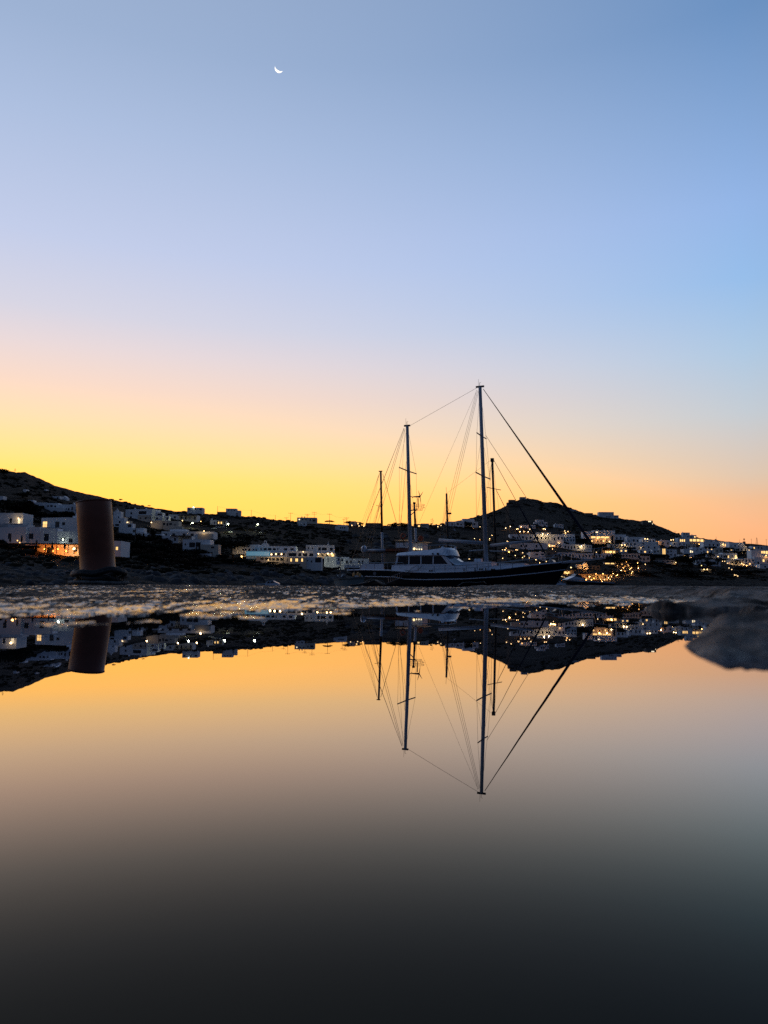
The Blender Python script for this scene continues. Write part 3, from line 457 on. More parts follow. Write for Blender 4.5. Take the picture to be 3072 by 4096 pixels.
# filler houses of the densely built far right town
FIL = [('pale house tucked behind the golden band restaurant', 2822, 2868, 2160, 2172), ('white cube just left of the twin-lamp house', 2610, 2640, 2182, 2198), ('white low house left of the radio mast', 2985, 3040, 2196, 2212),
       ('white house below the white villa with palms', 2835, 2895, 2216, 2232), ('low house on the skyline at the right edge', 3010, 3072, 2184, 2198), ('pale house right of the cream seaside house', 3040, 3100, 2258, 2276),
       ('white house left of the wide low building', 2716, 2776, 2218, 2232), ('small white house over the dark seaside tree', 2560, 2604, 2200, 2214), ('white house below the pair of bright porch lamps', 2462, 2510, 2196, 2210)]
for lb, a, b, c, d in FIL:
    house(lb, [B(a, b, c, d, auto=(max(2, int((b - a) / 13)), 1), lit=.12)], D=where((a + b) / 2, d) - 6)
# ------------------------------------------------------------------ foliage
def crown_mesh(name, mt, n, lobes, ls, seed):
    r = random.Random(seed); mb = MB()
    for i in range(n):
        lx, ly, lz, lr, sq = r.choices(lobes, weights=[l[3] ** 2 for l in lobes])[0]
        th = r.uniform(0, 6.283); cz = r.uniform(-.7, 1); rr = lr * (r.random() ** .3); s_ = math.sqrt(max(0, 1 - cz * cz))
        c = Vector((lx + rr * s_ * math.cos(th), ly + rr * s_ * math.sin(th), lz + rr * cz * sq))
        u = Vector((r.gauss(0, 1), r.gauss(0, 1), r.gauss(0, 1))).normalized(); w = u.cross(Vector((r.gauss(0, 1), r.gauss(0, 1), r.gauss(0, 1)))).normalized(); e = ls * r.uniform(.5, 1.3)
        mb.add([c - u * e, c + w * e * .6, c + u * e, c - w * e * .6], [(0, 1, 2, 3)])
    me = bpy.data.meshes.new(name); me.from_pydata(mb.v, [], mb.f); me.materials.append(mt); return me
def lobes(seed, k, flat):
    r = random.Random(seed); return [(r.uniform(-.32, .32), r.uniform(-.3, .3), .45 + r.uniform(-.18, .22) * flat, r.uniform(.16, .30), flat) for _ in range(k)]
CR = {'round': [crown_mesh('crown', M['leaf'], 1500, lobes(s, 9, .9), .045, s) for s in (1, 2, 3)],
      'pine': [crown_mesh('crown', M['leaf'], 1800, lobes(s, 10, .6), .04, s) for s in (4, 5)],
      'olive': [crown_mesh('crown', M['leaf2'], 1100, lobes(s, 8, .8), .05, s) for s in (6, 7)],
      'rust': [crown_mesh('crown', M['leafr'], 1200, lobes(s, 9, .8), .045, s) for s in (8, 9)]}
def trunk_mesh():
    mb = MB(); mb.tube([(0, 0, -.15), (.01, 0, .12), (.0, .01, .3), (.03, 0, .5)], [.035, .028, .02, .008], 6)
    for a in (0, 2.1, 4.2): mb.tube([(0, 0, .22), (.13 * math.cos(a), .13 * math.sin(a), .4), (.2 * math.cos(a), .2 * math.sin(a), .52)], [.014, .009, .004], 5)
    return mb.mesh('trunk', M['bark'])
TR = trunk_mesh()
def tree(kind, px, pyb, wpx, hpx, label, group=None, D=None, name=None):
    Y = where(px, pyb) - 2; b = P(px, pyb, Y); w = wpx * Y / F * 1.15; h = hpx * Y / F / .88
    t = thing(name or {'pine': 'pine_tree', 'olive': 'olive_tree', 'rust': 'tamarisk_bush'}.get(kind, 'leafy_tree'), label, 'bush' if kind == 'rust' else 'tree', b, random.uniform(0, 6.28), group)
    c = link('crown', random.choice(CR[kind]), t); c.scale = (w, w, h)
    k = link('trunk', TR, t); k.scale = (w, w, h)
    return t
def palm_meshes():
    tk = MB().tube([(0, 0, -.1), (.01, 0, .3), (0, 0, .72)], [.035, .028, .022], 7).mesh('trunk', M['bark'])
    fr = MB()
    for i in range(26):
        a = i * 2.4; up = random.uniform(-.1, 1.0); L = random.uniform(.28, .36)
        p = [Vector((0, 0, .72))]
        for j in range(1, 6):
            t = j / 5; p.append(Vector((math.cos(a) * L * t, math.sin(a) * L * t, .72 + L * (up * t - 1.1 * t * t * .8))))
        for j in range(5):
            sd = Vector((-math.sin(a), math.cos(a), 0)) * (.035 * math.sin(math.pi * (j + .5) / 5.5) + .008)
            dn = Vector((0, 0, -.02)); fr.add([p[j], p[j + 1], p[j + 1] + sd + dn, p[j] + sd + dn], [(0, 1, 2, 3)]); fr.add([p[j], p[j + 1], p[j + 1] - sd + dn, p[j] - sd + dn], [(0, 1, 2, 3)])
    return tk, fr.mesh('fronds', M['leaf'])
PK, PF = palm_meshes()
def palm(px, pyb, hpx, label, group=None, D=None):
    Y = where(px, pyb) - 2; b = P(px, pyb, Y); h = hpx * Y / F
    t = thing('palm_tree', label, 'palm', b, random.uniform(0, 6), group); a = link('trunk', PK, t); a.scale = (h, h, h); c = link('fronds', PF, t); c.scale = (h, h, h)
GT = 'dark trees among the left hillside houses'
tree('pine', 930, 2228, 125, 90, 'large spreading dark pine at the left end of the white hotel', D=300)
tree('round', 60, 2068, 120, 78, 'big dark tree mass above the white block at the left edge', D=300)
tree('round', 118, 2075, 70, 60, 'dark tree right of the big mass at the left edge', D=285)
tree('round', 10, 2050, 70, 60, 'dark tree cut by the left edge above the porch lamp', D=310)
tree('round', 15, 1900, 46, 26, 'dense bush crowning the hilltop at the left edge', D=470)
for i, (x, y, w, h) in enumerate([(200, 2076, 90, 26), (262, 2072, 80, 30), (160, 2068, 60, 24), (300, 2078, 50, 24), (330, 2085, 60, 30)]):
    tree('round', x, y, w, h, 'dark rounded tree in the row behind the glowing balcony window house', 'garden trees behind the balcony house', D=262 + i)
tree('rust', 676, 2118, 44, 24, 'dark round tree in front of the warm-tinted low house', D=285)
tree('rust', 517, 2126, 36, 26, 'reddish bush in front of the stepped white house', D=268)
tree('round', 612, 2170, 24, 58, 'tall dark cypress-like tree left of the small lower house', D=262, name='cypress_tree')
tree('rust', 797, 2226, 48, 66, 'dark tree against the front of the largest seafront villa', D=238)
tree('rust', 722, 2212, 50, 46, 'brownish bush below the pergola house', D=246)
for i in range(44):
    x = 465 + i * 8.4 + random.uniform(-8, 8); y = (2172, 2200, 2232)[i % 3] + random.uniform(-10, 12) + i * .35; y += max(0, (x - 610)) * .16
    if x > 730: y = max(y, 2232)
    tree(random.choice(['rust', 'rust', 'olive', 'round']), x, y, random.uniform(50, 85), random.uniform(28, 46), 'dark tamarisk bush in the thicket right of the bollard', 'tamarisk thicket above the rocky shore', D=random.uniform(205, 240), name='tamarisk_bush')
for x, y, w, h in [(880, 2240, 60, 26), (1000, 2262, 60, 24), (960, 2254, 50, 22), (1090, 2262, 50, 18), (1160, 2270, 80, 20), (1260, 2276, 60, 20), (910, 2252, 60, 24), (1330, 2284, 60, 18), (840, 2244, 60, 20), (40, 2196, 80, 26), (-10, 2188, 60, 40), (120, 2200, 70, 22), (20, 2160, 30, 30)]:
    tree('olive', x, y, w, h, 'low dark olive bush along the path above the shore rocks', 'bushes along the shore path', D=where(x, y), name='olive_bush')
tree('round', 1318, 2092, 34, 12, 'low round bush on the skyline right of the pale pole house', name='skyline_bush')
tree('round', 1391, 2098, 26, 16, 'dark bush on the skyline behind the double power pole', name='skyline_bush')
tree('round', 1575, 2112, 40, 22, 'dark bush on the skyline just left of the mizzen mast', name='skyline_bush', D=600)
tree('round', 1618, 2114, 50, 24, 'largest dark bush on the skyline behind the mizzen mast', name='skyline_bush', D=600)
tree('round', 1878, 2110, 42, 24, 'dark tree in front of the cubic villa at the foot of the right hill', D=610)
for x, y, h in [(1448, 2110, 24), (1508, 2108, 20), (1580, 2110, 26), (1726, 2110, 22)]: palm(x, y, h, {1448: 'palm beside the lit yard on the skyline', 1508: 'palm on the skyline left of the thin mast', 1580: 'palm on the skyline left of the mizzen mast', 1726: 'palm beneath the agave stalk on the skyline'}[x])
r = random.Random(77)
for x, y, w, h in [(560, 2062, 30, 14), (690, 2096, 26, 14), (742, 2100, 30, 14), (640, 2132, 34, 16), (858, 2160, 44, 26), (885, 2184, 50, 30), (840, 2186, 40, 34), (868, 2150, 30, 18), (985, 2160, 36, 16), (1040, 2150, 40, 14), (820, 2104, 30, 14), (1090, 2128, 40, 12), (1180, 2142, 44, 14), (1300, 2140, 40, 12), (1200, 2172, 36, 14), (1370, 2176, 44, 18), (1350, 2206, 50, 22), (960, 2120, 36, 12), (700, 2066, 26, 12), (330, 2062, 50, 26), (180, 2000, 40, 14), (90, 1990, 60, 22), (1430, 2222, 60, 26), (1240, 2112, 34, 10), (1150, 2108, 30, 10)]:
    tree('round', x, y, w, h, 'dark rounded tree on the slope between the left village and the yacht', 'dark rounded trees on the middle slope')
GTT = 'dark trees between the right town houses'
for x, y, w, h, k in [(2620, 2240, 110, 46, 'pine'), (2575, 2238, 80, 36, 'round'), (2470, 2236, 64, 44, 'round'), (2440, 2246, 60, 38, 'round'), (2480, 2258, 80, 36, 'round'), (2455, 2186, 70, 28, 'round'), (2480, 2168, 40, 18, 'round'), (2550, 2172, 30, 22, 'round'), (2520, 2200, 50, 20, 'round'), (2710, 2260, 90, 50, 'round'), (2760, 2262, 70, 46, 'round'),
                       (2740, 2230, 40, 26, 'round'), (2730, 2194, 30, 20, 'round'), (2685, 2196, 26, 20, 'round'), (2820, 2228, 70, 26, 'round'), (2835, 2268, 60, 30, 'round'), (2900, 2206, 60, 28, 'round'), (2955, 2218, 60, 26, 'round'), (2980, 2216, 40, 26, 'round'), (2905, 2246, 40, 20, 'round'), (3035, 2222, 50, 20, 'round'), (2960, 2284, 60, 22, 'round'),
                       (2300, 2158, 60, 30, 'round'), (2330, 2170, 60, 30, 'round'), (2400, 2192, 80, 26, 'round'), (2360, 2200, 40, 20, 'round'), (2480, 2300, 90, 24, 'olive'), (2600, 2300, 120, 24, 'olive'), (2700, 2300, 120, 30, 'olive'), (2790, 2306, 110, 30, 'olive'), (2900, 2300, 110, 28, 'olive'), (3000, 2300, 120, 30, 'olive'), (2540, 2270, 60, 24, 'round'), (2610, 2262, 60, 20, 'round'), (2660, 2276, 70, 26, 'round')]:
    tree(k, x, y, w * (.85 if y < 2280 else 1), h * (.62 if y < 2255 else .8), 'dark leafy tree growing between the white houses of the right town', GTT, D=where(x, y) - 12)
for x, y, h in [(2250, 2172, 30), (2130, 2172, 18), (2060, 2166, 22), (2480, 2252, 44), (2300, 2296, 34), (2520, 2262, 34), (2810, 2205, 26), (2798, 2262, 40), (2830, 2265, 36), (2872, 2270, 44), (2928, 2210, 24), (3010, 2216, 28), (3028, 2220, 24), (2950, 2216, 26), (2905, 2242, 26), (2950, 2262, 28), (2520, 2168, 16), (2882, 2186, 20)]:
    palm(x, y, h, 'dark palm tree rising between the white houses of the right town', 'palms of the right town', D=where(x, y) - 14)
# scrub scattered over the slopes: nobody could count it
def scrub():
    mb_v = []; mb_f = []; r = random.Random(5); rnd = np.random.RandomState(5)
    base = MB().sphere((0, 0, 0), 1, 6, 4); bv = np.array(base.v)
    off = 0
    for i in range(6500):
        k = r.uniform(-.62, .62); t = r.uniform(.10, 1.0) ** .8
        d0, dr, t1 = terrain_par(k); Y = float(d0 * (dr / d0) ** t); z, _ = tz(k, Y)
        if vn(np.array([k * Y / 25]), np.array([Y / 25]))[0] < .42: continue
        s = r.uniform(.35, 1.1) * (1 + (Y / 600) * .7)
        v = bv * (1 + .35 * (rnd.rand(len(bv), 1) - .5)) * np.array([s * r.uniform(.8, 1.6), s, s * r.uniform(.5, .85)]) + np.array([k * Y, Y, float(z) + .2 + .3 * float(fbm(k * Y / 14, Y / 14, 2))])
        mb_v.append(v); mb_f += [tuple(a + off for a in f) for f in base.f]; off += len(bv)
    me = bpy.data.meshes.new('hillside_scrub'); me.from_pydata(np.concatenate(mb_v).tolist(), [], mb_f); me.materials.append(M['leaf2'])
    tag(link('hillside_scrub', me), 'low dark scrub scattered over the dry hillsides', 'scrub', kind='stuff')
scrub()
# ------------------------------------------------------------------ rocks of the left shore
def rock_mesh(seed):
    bm = bmesh.new(); bmesh.ops.create_icosphere(bm, subdivisions=3, radius=1); r = np.random.RandomState(seed)
    pl = [(Vector(r.normal(size=3)).normalized(), r.uniform(.55, .9)) for _ in range(11)]
    for v in bm.verts:
        for n_, d in pl:
            e = v.co.dot(n_) - d
            if e > 0: v.co -= n_ * e * .92
        q = v.co; v.co *= 1 + .05 * float(fbm(q.x * 3 + seed, q.y * 3 + q.z * 2, 3))
    me = bpy.data.meshes.new('shore_rock'); bm.to_mesh(me); bm.free(); me.materials.append(M['rock']); return me
RKM = [rock_mesh(s) for s in range(7)]
r = random.Random(21)
for i in range(190):
    px = r.uniform(-150, 1420); f = r.random(); lo = np.interp(px, [-150, 450, 900, 1400], [2346, 2342, 2338, 2338]); hi = np.interp(px, [-150, 350, 470, 800, 1000, 1400], [2262, 2250, 2262, 2280, 2286, 2292])
    py = lo + (hi - lo) * f; Y = where(px, py); s = r.uniform(12, 34) * (1.25 - .5 * f) * Y / F
    o = link('shore_rock', r.choice(RKM)); o.location = P(px, py, Y) + Vector((0, 0, -.12 * s)); o.scale = (s, s * .8, s * r.uniform(.5, .95)); o.rotation_euler = (r.uniform(-.15, .15), r.uniform(-.3, .05), r.uniform(0, 6.28))
    tag(o, 'grey weathered rock in the rocky bank of the left shore', 'rock', 'rocks of the left shore')
for i in range(46):
    px = r.uniform(1500, 1800) if i % 2 else r.uniform(1360, 1560); py = r.uniform(2140, 2215); Y = where(px, py); s = r.uniform(8, 26) * Y / F
    o = link('hillside_boulder', r.choice(RKM)); o.location = P(px, py, Y) + Vector((0, 0, -.2 * s)); o.scale = (s, s * .8, s * r.uniform(.5, .8)); o.rotation_euler = (r.uniform(-.3, .3), r.uniform(-.3, .3), r.uniform(0, 6.28))
    tag(o, 'dull brown boulder on the slope behind the yacht wheelhouse', 'boulder', 'boulders on the slope behind the yacht')
# path walls: thin pale lines along the shore
def ribbon(name, pts, w, h, mt, label, cat, kind=None):
    mb = MB(); L = []
    for a, b in pts:
        L.append(ground(a, b))
    for p, q in zip(L[:-1], L[1:]):
        mb.add([p + Vector((0, 0, -1)), q + Vector((0, 0, -1)), q + Vector((0, w, -1)), p + Vector((0, w, -1)), p + Vector((0, 0, h)), q + Vector((0, 0, h)), q + Vector((0, w, h)), p + Vector((0, w, h))], [(0, 1, 5, 4), (4, 5, 6, 7), (2, 3, 7, 6), (1, 2, 6, 5), (3, 0, 4, 7)])
    o = mb.obj(name, mt); tag(o, label, cat, kind=kind); return o
ribbon('path_wall', [(548, 2237), (620, 2240), (700, 2247), (780, 2256), (860, 2264), (960, 2267), (1050, 2272), (1130, 2281), (1140, 2290)], .5, .55, M['stone'], 'low pale wall following the shore path right of the bollard', 'wall')
ribbon('path_wall', [(1142, 2292), (1170, 2288), (1200, 2281), (1300, 2282), (1420, 2284)], .5, .5, M['stone'], 'low pale wall running on towards the yacht stern', 'wall')
ribbon('path_wall', [(-100, 2186), (40, 2189), (200, 2198), (330, 2212), (480, 2222)], .5, .6, M['stone'], 'low wall under the restaurant terrace at far left', 'wall')
ribbon('retaining_wall', [(1160, 2118), (1260, 2116), (1340, 2114)], .5, .5, M['soil'], 'low terrace wall crossing the slope below the skyline pole house', 'wall')
# ------------------------------------------------------------------ poles, lamps, cars
def pole(px, pyb, pyt, arms, label, D=None):
    Y = (D or min(where(px, pyb), 560)); b = P(px, pyb, Y); h = (pyb - pyt) * Y / F
    t = thing('utility_pole', label, 'power pole', b); MB().tube([(0, 0, -2), (0, 0, h)], [.16, .10], 6).obj('post', M['dark'], t)
    for a in arms:
        z = h - .5 - a[1]; w = a[0]; c = MB().box((-w, -.08, z - .08), (w, .08, z + .08)).obj('crossarm', M['dark'], t)
        for q in (-w * .9, 0, w * .9): MB().tube([(q, 0, z + .08), (q, 0, z + .45)], .07, 5).obj('insulator', M['dark'], c)
    return P(px, pyt + 2, Y)
tops = [pole(870, 2056, 2024, [], 'slim bare pole on the skyline between the two left ridge houses'), pole(1005, 2066, 2039, [], 'slim bare pole right of the two-part skyline house'), pole(1101, 2080, 2060, [], 'slim short pole on the bare middle of the skyline'),
        pole(1145, 2082, 2069, [(1.4, 0)], 'short crossarm pole left of the tall one'), pole(1162, 2086, 2050, [(1.7, 0)], 'tall crossarm pole left of the pale skyline house'), pole(1229, 2078, 2055, [(1.7, 0), (1.0, .8)], 'crossarm pole rising directly behind the pale skyline house', 575), pole(1257, 2082, 2047, [(1.8, 0), (1.8, 1.4)], 'pole with two crossarms at the right end of the pale skyline house', 575),
        pole(1318, 2090, 2054, [(1.8, 0)], 'tall crossarm pole on the skyline right of the pale house'), pole(1386, 2096, 2069, [(1.8, 0), (.8, .9)], 'right one of the paired poles above the low dark house'), pole(1375, 2100, 2074, [(1.0, .2)], 'left one of the paired poles above the low dark house')]
pole(600, 2124, 2066, [(1.6, 0)], 'dark crossarm pole standing in the middle of the left village', 270); pole(542, 2140, 2096, [], 'short dark pole in front of the low village houses', 262)
pole(2701, 2142, 2123, [(1.6, 0)], 'double pole on the slope behind the far right town', 800); pole(2865, 2166, 2145, [], 'thin pole on the far right skyline', 800); pole(2959, 2176, 2158, [], 'thin pole left of the radio mast', 800); pole(3006, 2180, 2154, [(.6, 1)], 'thin antenna pole right of the radio mast', 800); pole(3066, 2186, 2156, [(.6, .4)], 'pole at the far right edge of the skyline', 800)
wm = MB()
for a, b in zip(tops[:-2], tops[1:-1]):
    m_ = (a + b) / 2 - Vector((0, 0, 1.2 if (a - b).length < 30 else 2.4)); wm.tube([a, (a * .75 + m_ * .25 + (b - a) * .0), m_, b * .75 + m_ * .25, b], .025, 4, False)
tag(wm.obj('power_cable', M['rig']), 'thin power cable sagging between the skyline poles', 'cable')
# radio mast and bell frame on the far right skyline
t = thing('radio_mast', 'lattice radio mast with stacked crossbars on the far right skyline', 'mast', P(3028, 2184, 800)); h = 34 * 800 / F
for q in (-1.1, 1.1): MB().tube([(q * 1.3, 0, -2), (q * .2, 0, h)], .13, 5).obj('leg', M['dark'], t)
for i in range(6): MB().box((-1.7 + i * .22, -.1, h * (i + 1) / 7), (1.7 - i * .22, .1, h * (i + 1) / 7 + .2)).obj('crossbar', M['dark'], t)
t = thing('antenna_tower', 'dark stepped antenna tower left of the radio mast', 'antenna', P(2977, 2176, 800))
MB().tube([(0, 0, -2), (0, 0, 6.2)], .22, 6).obj('post', M['dark'], t); MB().box((-.8, -.3, 4.6), (.8, .3, 5.6)).obj('panel', M['dark'], t); MB().box((-1.3, -.6, 0), (1.2, .6, 2.6)).obj('base', M['dark'], t)
# agave stalk on the skyline
b = ground(1729, 2108); t = thing('agave_plant', 'tall branched agave flower stalk on the skyline between the masts', 'plant', b)
MB().tube([(0, 0, 0), (.1, 0, 6.8)], [.14, .06], 5).obj('stalk', M['bark'], t)
for i, (z, s_) in enumerate([(3.8, 1), (4.5, -1), (5.2, 1), (5.8, -1)]): MB().tube([(.05, 0, z), (s_ * 1.0, 0, z + .5)], .06, 4).sphere((s_ * 1.1, 0, z + .6), .34, 6, 4, (1, 1, .6)).obj('flower_branch', M['bark'], t)
MB().sphere((.1, 0, 6.9), .4, 6, 4).obj('flower_head', M['bark'], t)
tree('olive', 483, 2004, 16, 10, 'lone wind-bent tree on the left ridge line right of the bollard', D=495); tree('olive', 598, 2026, 12, 6, 'smallest lone shrub on the left ridge line', D=505)
t = thing('trig_post', 'small lattice post on the hilltop at far left', 'post', P(60, 1890, 470)); MB().tube([(0, 0, -1), (0, 0, 2.6)], .08, 5).obj('post', M['dark'], t); MB().box((-.7, -.05, 1.2), (.7, .05, 1.35)).box((-.5, -.05, 1.9), (.5, .05, 2.03)).obj('crossbar', M['dark'], t)
def street_lamp(px, pyb, pyt, label, mt='cool', pw=250, r=.35, D=None, group=None, arm=1):
    Y = D or where(px, pyb); b = P(px, pyb, Y); h = (pyb - pyt) * Y / F
    t = thing('street_lamp', label, 'street lamp', b, 0, group); MB().tube([(0, 0, -.5), (0, 0, h), (arm * .5, -.1, h + .25), (arm * 1.1, -.2, h + .3)], [.09, .06, .05, .04], 6).obj('pole', M['spar'], t)
    l = MB().sphere((arm * 1.1, -.2, h + .1), r, 8, 6, (1, 1, .7)).obj('lamp_head', M[mt], t, True)
    ld = bpy.data.lights.new('lamp_light', 'POINT'); ld.energy = pw; ld.color = (.9, 1, .6) if mt == 'cool' else (1, .7, .35); ld.shadow_soft_size = .3
    q = link('lamp_light', ld, l); q.location = (arm * 1.1, -.8, h - .5)
street_lamp(904, 2132, 2096, 'tall street lamp beside the parked cars on the upper left slope', pw=900, r=.5)
street_lamp(1023, 2130, 2098, 'lone street lamp on the dark slope right of the car park', pw=700, r=.5)
street_lamp(762, 2112, 2092, 'street lamp lighting the shrubs right of the warm-tinted house', pw=700, r=.45)
street_lamp(722, 2098, 2083, 'street lamp under the pergola villa', 'pale', 150, .35); street_lamp(796, 2100, 2086, 'warm street lamp right of the pergola villa', 'warm', 150, .35)
street_lamp(606, 2100, 2092, 'lamp standing before the warm-tinted house', 'pale', 160, .42)
street_lamp(612, 2108, 2104, 'low lamp just beneath the lamp before the warm-tinted house', 'pale', 60, .3)
t = thing('floodlight', 'blazing floodlight on the ground in front of the large white hotel', 'floodlight', ground(1225, 2262)); MB().tube([(0, 0, -.5), (0, 0, .6)], .1, 6).obj('stand', M['spar'], t)
fl = MB().sphere((0, 0, .85), .62, 10, 8).obj('lamp_head', M['cool'], t, True); ld = bpy.data.lights.new('lamp_light', 'POINT'); ld.energy = 1300; ld.color = (.95, 1, .75); q = link('lamp_light', ld, fl); q.location = (0, 1.2, 1.2)
t = thing('floodlight', 'small bright lamp on the dark shore behind the main mast', 'floodlight', ground(1877, 2240)); MB().tube([(0, 0, -1), (0, 0, .3)], .1, 6).obj('stand', M['spar'], t); MB().sphere((0, 0, .5), .42, 10, 8).obj('lamp_head', M['pale'], t, True)
def garden_lamp(px, py, mt, r, label, group, pw=0, D=None):
    Y = D or where(px, py + 4) - 2; b = P(px, py, Y)
    r *= .78; t = thing('garden_lamp', label, 'lamp', b, 0, group); MB().tube([(0, 0, -2.4), (0, 0, 0)], .06, 5).obj('post', M['spar'], t); l = MB().sphere((0, 0, 0), r, 8, 6).obj('globe', M[mt], t, True)
    if pw:
        ld = bpy.data.lights.new('lamp_light', 'POINT'); ld.energy = pw * .7; ld.color = (1, .46, .13); q = link('lamp_light', ld, l); q.location = (0, -.8, .1)
for x, y in [(1408, 2102), (1436, 2104), (1456, 2104), (1752, 2107), (1764, 2102), (1730, 2098), (1920, 2107), (1890, 2108)]: garden_lamp(x, y, 'pale', .5, 'small bright lamp in a yard on the middle skyline', 'yard lamps on the middle skyline', 60)
for x, y, m_ in [(2023, 2112, 'pale'), (2041, 2106, 'pale'), (2084, 2108, 'warm'), (2066, 2116, 'pale'), (2072, 2116, 'pale'), (2119, 2117, 'pale'), (2080, 2127, 'pale'), (2096, 2127, 'pale'), (2112, 2128, 'pale'), (2173, 2116, 'pale'), (2180, 2116, 'pale'), (2259, 2124, 'pale'), (2272, 2126, 'pale'), (2262, 2132, 'warm')]:
    garden_lamp(x, y, m_, .85 if m_ == 'warm' else .65, 'bright lamp dotted along the road above the terraced row', 'lamps along the upper road', 350)
for x, y in [(1967, 2141), (1898, 2154), (1919, 2158), (1959, 2155), (2029, 2165), (1964, 2188), (2024, 2192), (2010, 2199), (1958, 2160), (2011, 2233), (2061, 2222), (2064, 2200), (2070, 2200), (2091, 2211), (2097, 2225), (2117, 2232), (2144, 2239), (2159, 2251), (2185, 2246), (2090, 2230), (2235, 2172), (2210, 2196)]:
    garden_lamp(x, y, random.choice(['pale', 'warm', 'pale']), random.uniform(.34, .52), 'small glowing lamp on the dark slope right of the main mast', 'garden lamps on the slope right of the main mast', 90)
lits = [(2408, 2340 - 14), (2424, 2312), (2428, 2308), (2438, 2304), (2444, 2300), (2452, 2294), (2460, 2288), (2470, 2298), (2486, 2280), (2494, 2270), (2500, 2264), (2488, 2256), (2480, 2250), (2512, 2258), (2520, 2276), (2526, 2270), (2530, 2286), (2518, 2290), (2500, 2284), (2545, 2258), (2551, 2250), (2553, 2262), (2552, 2272), (2557, 2285), (2526, 2292), (2402, 2316), (2418, 2318), (2434, 2310), (2446, 2306), (2470, 2262), (2506, 2247), (2440, 2316), (2505, 2292), (2515, 2262), (2476, 2292), (2464, 2302)]
for x, y in lits: garden_lamp(x, y + 1, random.choice(['warm', 'warm', 'ember', 'ember']), random.uniform(.3, .55), 'amber lamp among the tables of the waterside terrace right of the taverna', 'amber lamps of the waterside terrace', 420)
for x, y in [(2581, 2257), (2752, 2227), (2760, 2231), (2779, 2188), (2890, 2245), (2899, 2245), (2910, 2253), (2916, 2272), (2927, 2278), (3006, 2287), (2944, 2301), (2951, 2304), (2938, 2300), (3062, 2270), (2871, 2226), (2806, 2262), (2970, 2212), (3044, 2246)]: garden_lamp(x, y, 'pale', .46, 'small pale lamp scattered in the lower gardens of the far right town', 'garden lamps of the far right town', 50)
for x, y in [(2241, 2304), (2246, 2306), (2251, 2307), (2257, 2309), (2264, 2312)]: garden_lamp(x, y, 'pale', .2, 'tiny lamp in the short string of lights right of the yacht bow', 'string of tiny lights by the bow', 0, D=400)
def car(px, py, lenpx, label, flip=1):
    Y = where(px, py); b = P(px, py, Y); s = lenpx * Y / F / 4.2 * flip
    t = thing('parked_car', label, 'car', b, 0); t.scale = (abs(s),) * 3
    if flip < 0: t.rotation_euler = (0, 0, math.pi)
    MB().prism([(-2.1, .35), (-2.1, .8), (-1.5, .95), (-.9, 1.4), (.6, 1.42), (1.2, .98), (2.0, .85), (2.1, .4)], -.8, .8).obj('body', M['car'], t)
    MB().prism([(-1.3, .98), (-.85, 1.34), (.55, 1.36), (1.05, .99)], -.82, .82).obj('side_window', M['glass'], t)
    for x in (-1.3, 1.3):
        for y in (-.8, .8): MB().tube([(x, y - .1, .33), (x, y + .1, .33)], .33, 10).obj('wheel', M['tyre'], t)
car(857, 2117, 20, 'white parked car left end of the upper car park'); car(870, 2112, 18, 'white parked car in the middle of the upper car park', -1); car(892, 2111, 18, 'white parked car nearest the tall street lamp'); car(922, 2132, 20, 'white parked car on the lane right of the tall street lamp', -1)
car(1041, 2131, 12, 'pale parked car by the lone street lamp'); car(1120, 2258, 28, 'white parked car before the lower floor of the large hotel')
# closed umbrellas at the terrace
for x, y0, y1 in [(40, 2142, 2176), (86, 2140, 2176), (208, 2166, 2206), (258, 2170, 2206), (146, 2160, 2182)]:
    Y = 208; b = P(x, y1, Y); h = (y1 - y0) * Y / F; t = thing('closed_umbrella', {40: 'leftmost closed dark parasol above the terrace roof', 86: 'second closed dark parasol above the terrace roof', 208: 'closed dark parasol left of the glowing wall', 258: 'closed dark parasol against the glowing wall', 146: 'short closed parasol at the left end of the lit terrace'}[x], 'parasol', b)
    MB().tube([(0, 0, -1), (0, 0, h)], .04, 6).obj('pole', M['dark'], t); MB().tube([(0, 0, h * .25), (0, 0, h * .45), (0, 0, h * .85), (0, 0, h + .05)], [.16, .3, .2, .03], 10).obj('folded_canopy', M['black'], t)
t = thing('white_flag', 'small white flag on the slope right of the radar mast', 'flag', ground(1814, 2124)); MB().tube([(0, 0, -1), (0, 0, 3.4)], .07, 5).obj('pole', M['spar'], t); MB().prism([(.05, 3.4), (.4, 1.9), (2.3, .4), (.3, .5)], -.02, .02).obj('cloth', M['paint'], t)
# ------------------------------------------------------------------ boats
class Frame:
    """a boat's own axes: x forward, y to port (away from the camera), z up from the waterline"""
    def __init__(s, px, D, adeg):
        s.a = math.radians(adeg); s.D = D; s.X0 = ray(px, 2336).x * D
    def bp(s, px, py, y=0.0):
        r = ray(px, py); k = r.x
        x = (k * (s.D + y * math.cos(s.a)) - s.X0 - y * math.sin(s.a)) / (math.cos(s.a) + k * math.sin(s.a))
        Y = s.D - x * math.sin(s.a) + y * math.cos(s.a)
        return Vector((x, y, HC + r.z * Y - SEA))
    def px(s, x, y):
        X = s.X0 + x * math.cos(s.a) + y * math.sin(s.a); Y = s.D - x * math.sin(s.a) + y * math.cos(s.a)
        return CX + F * X / Y
    def root(s, name, label, cat):
        return thing(name, label, cat, (s.X0, s.D, SEA), -s.a)
UB = [0, .04, .1, .2, .35, .5, .65, .78, .88, .95, .985, 1.0]
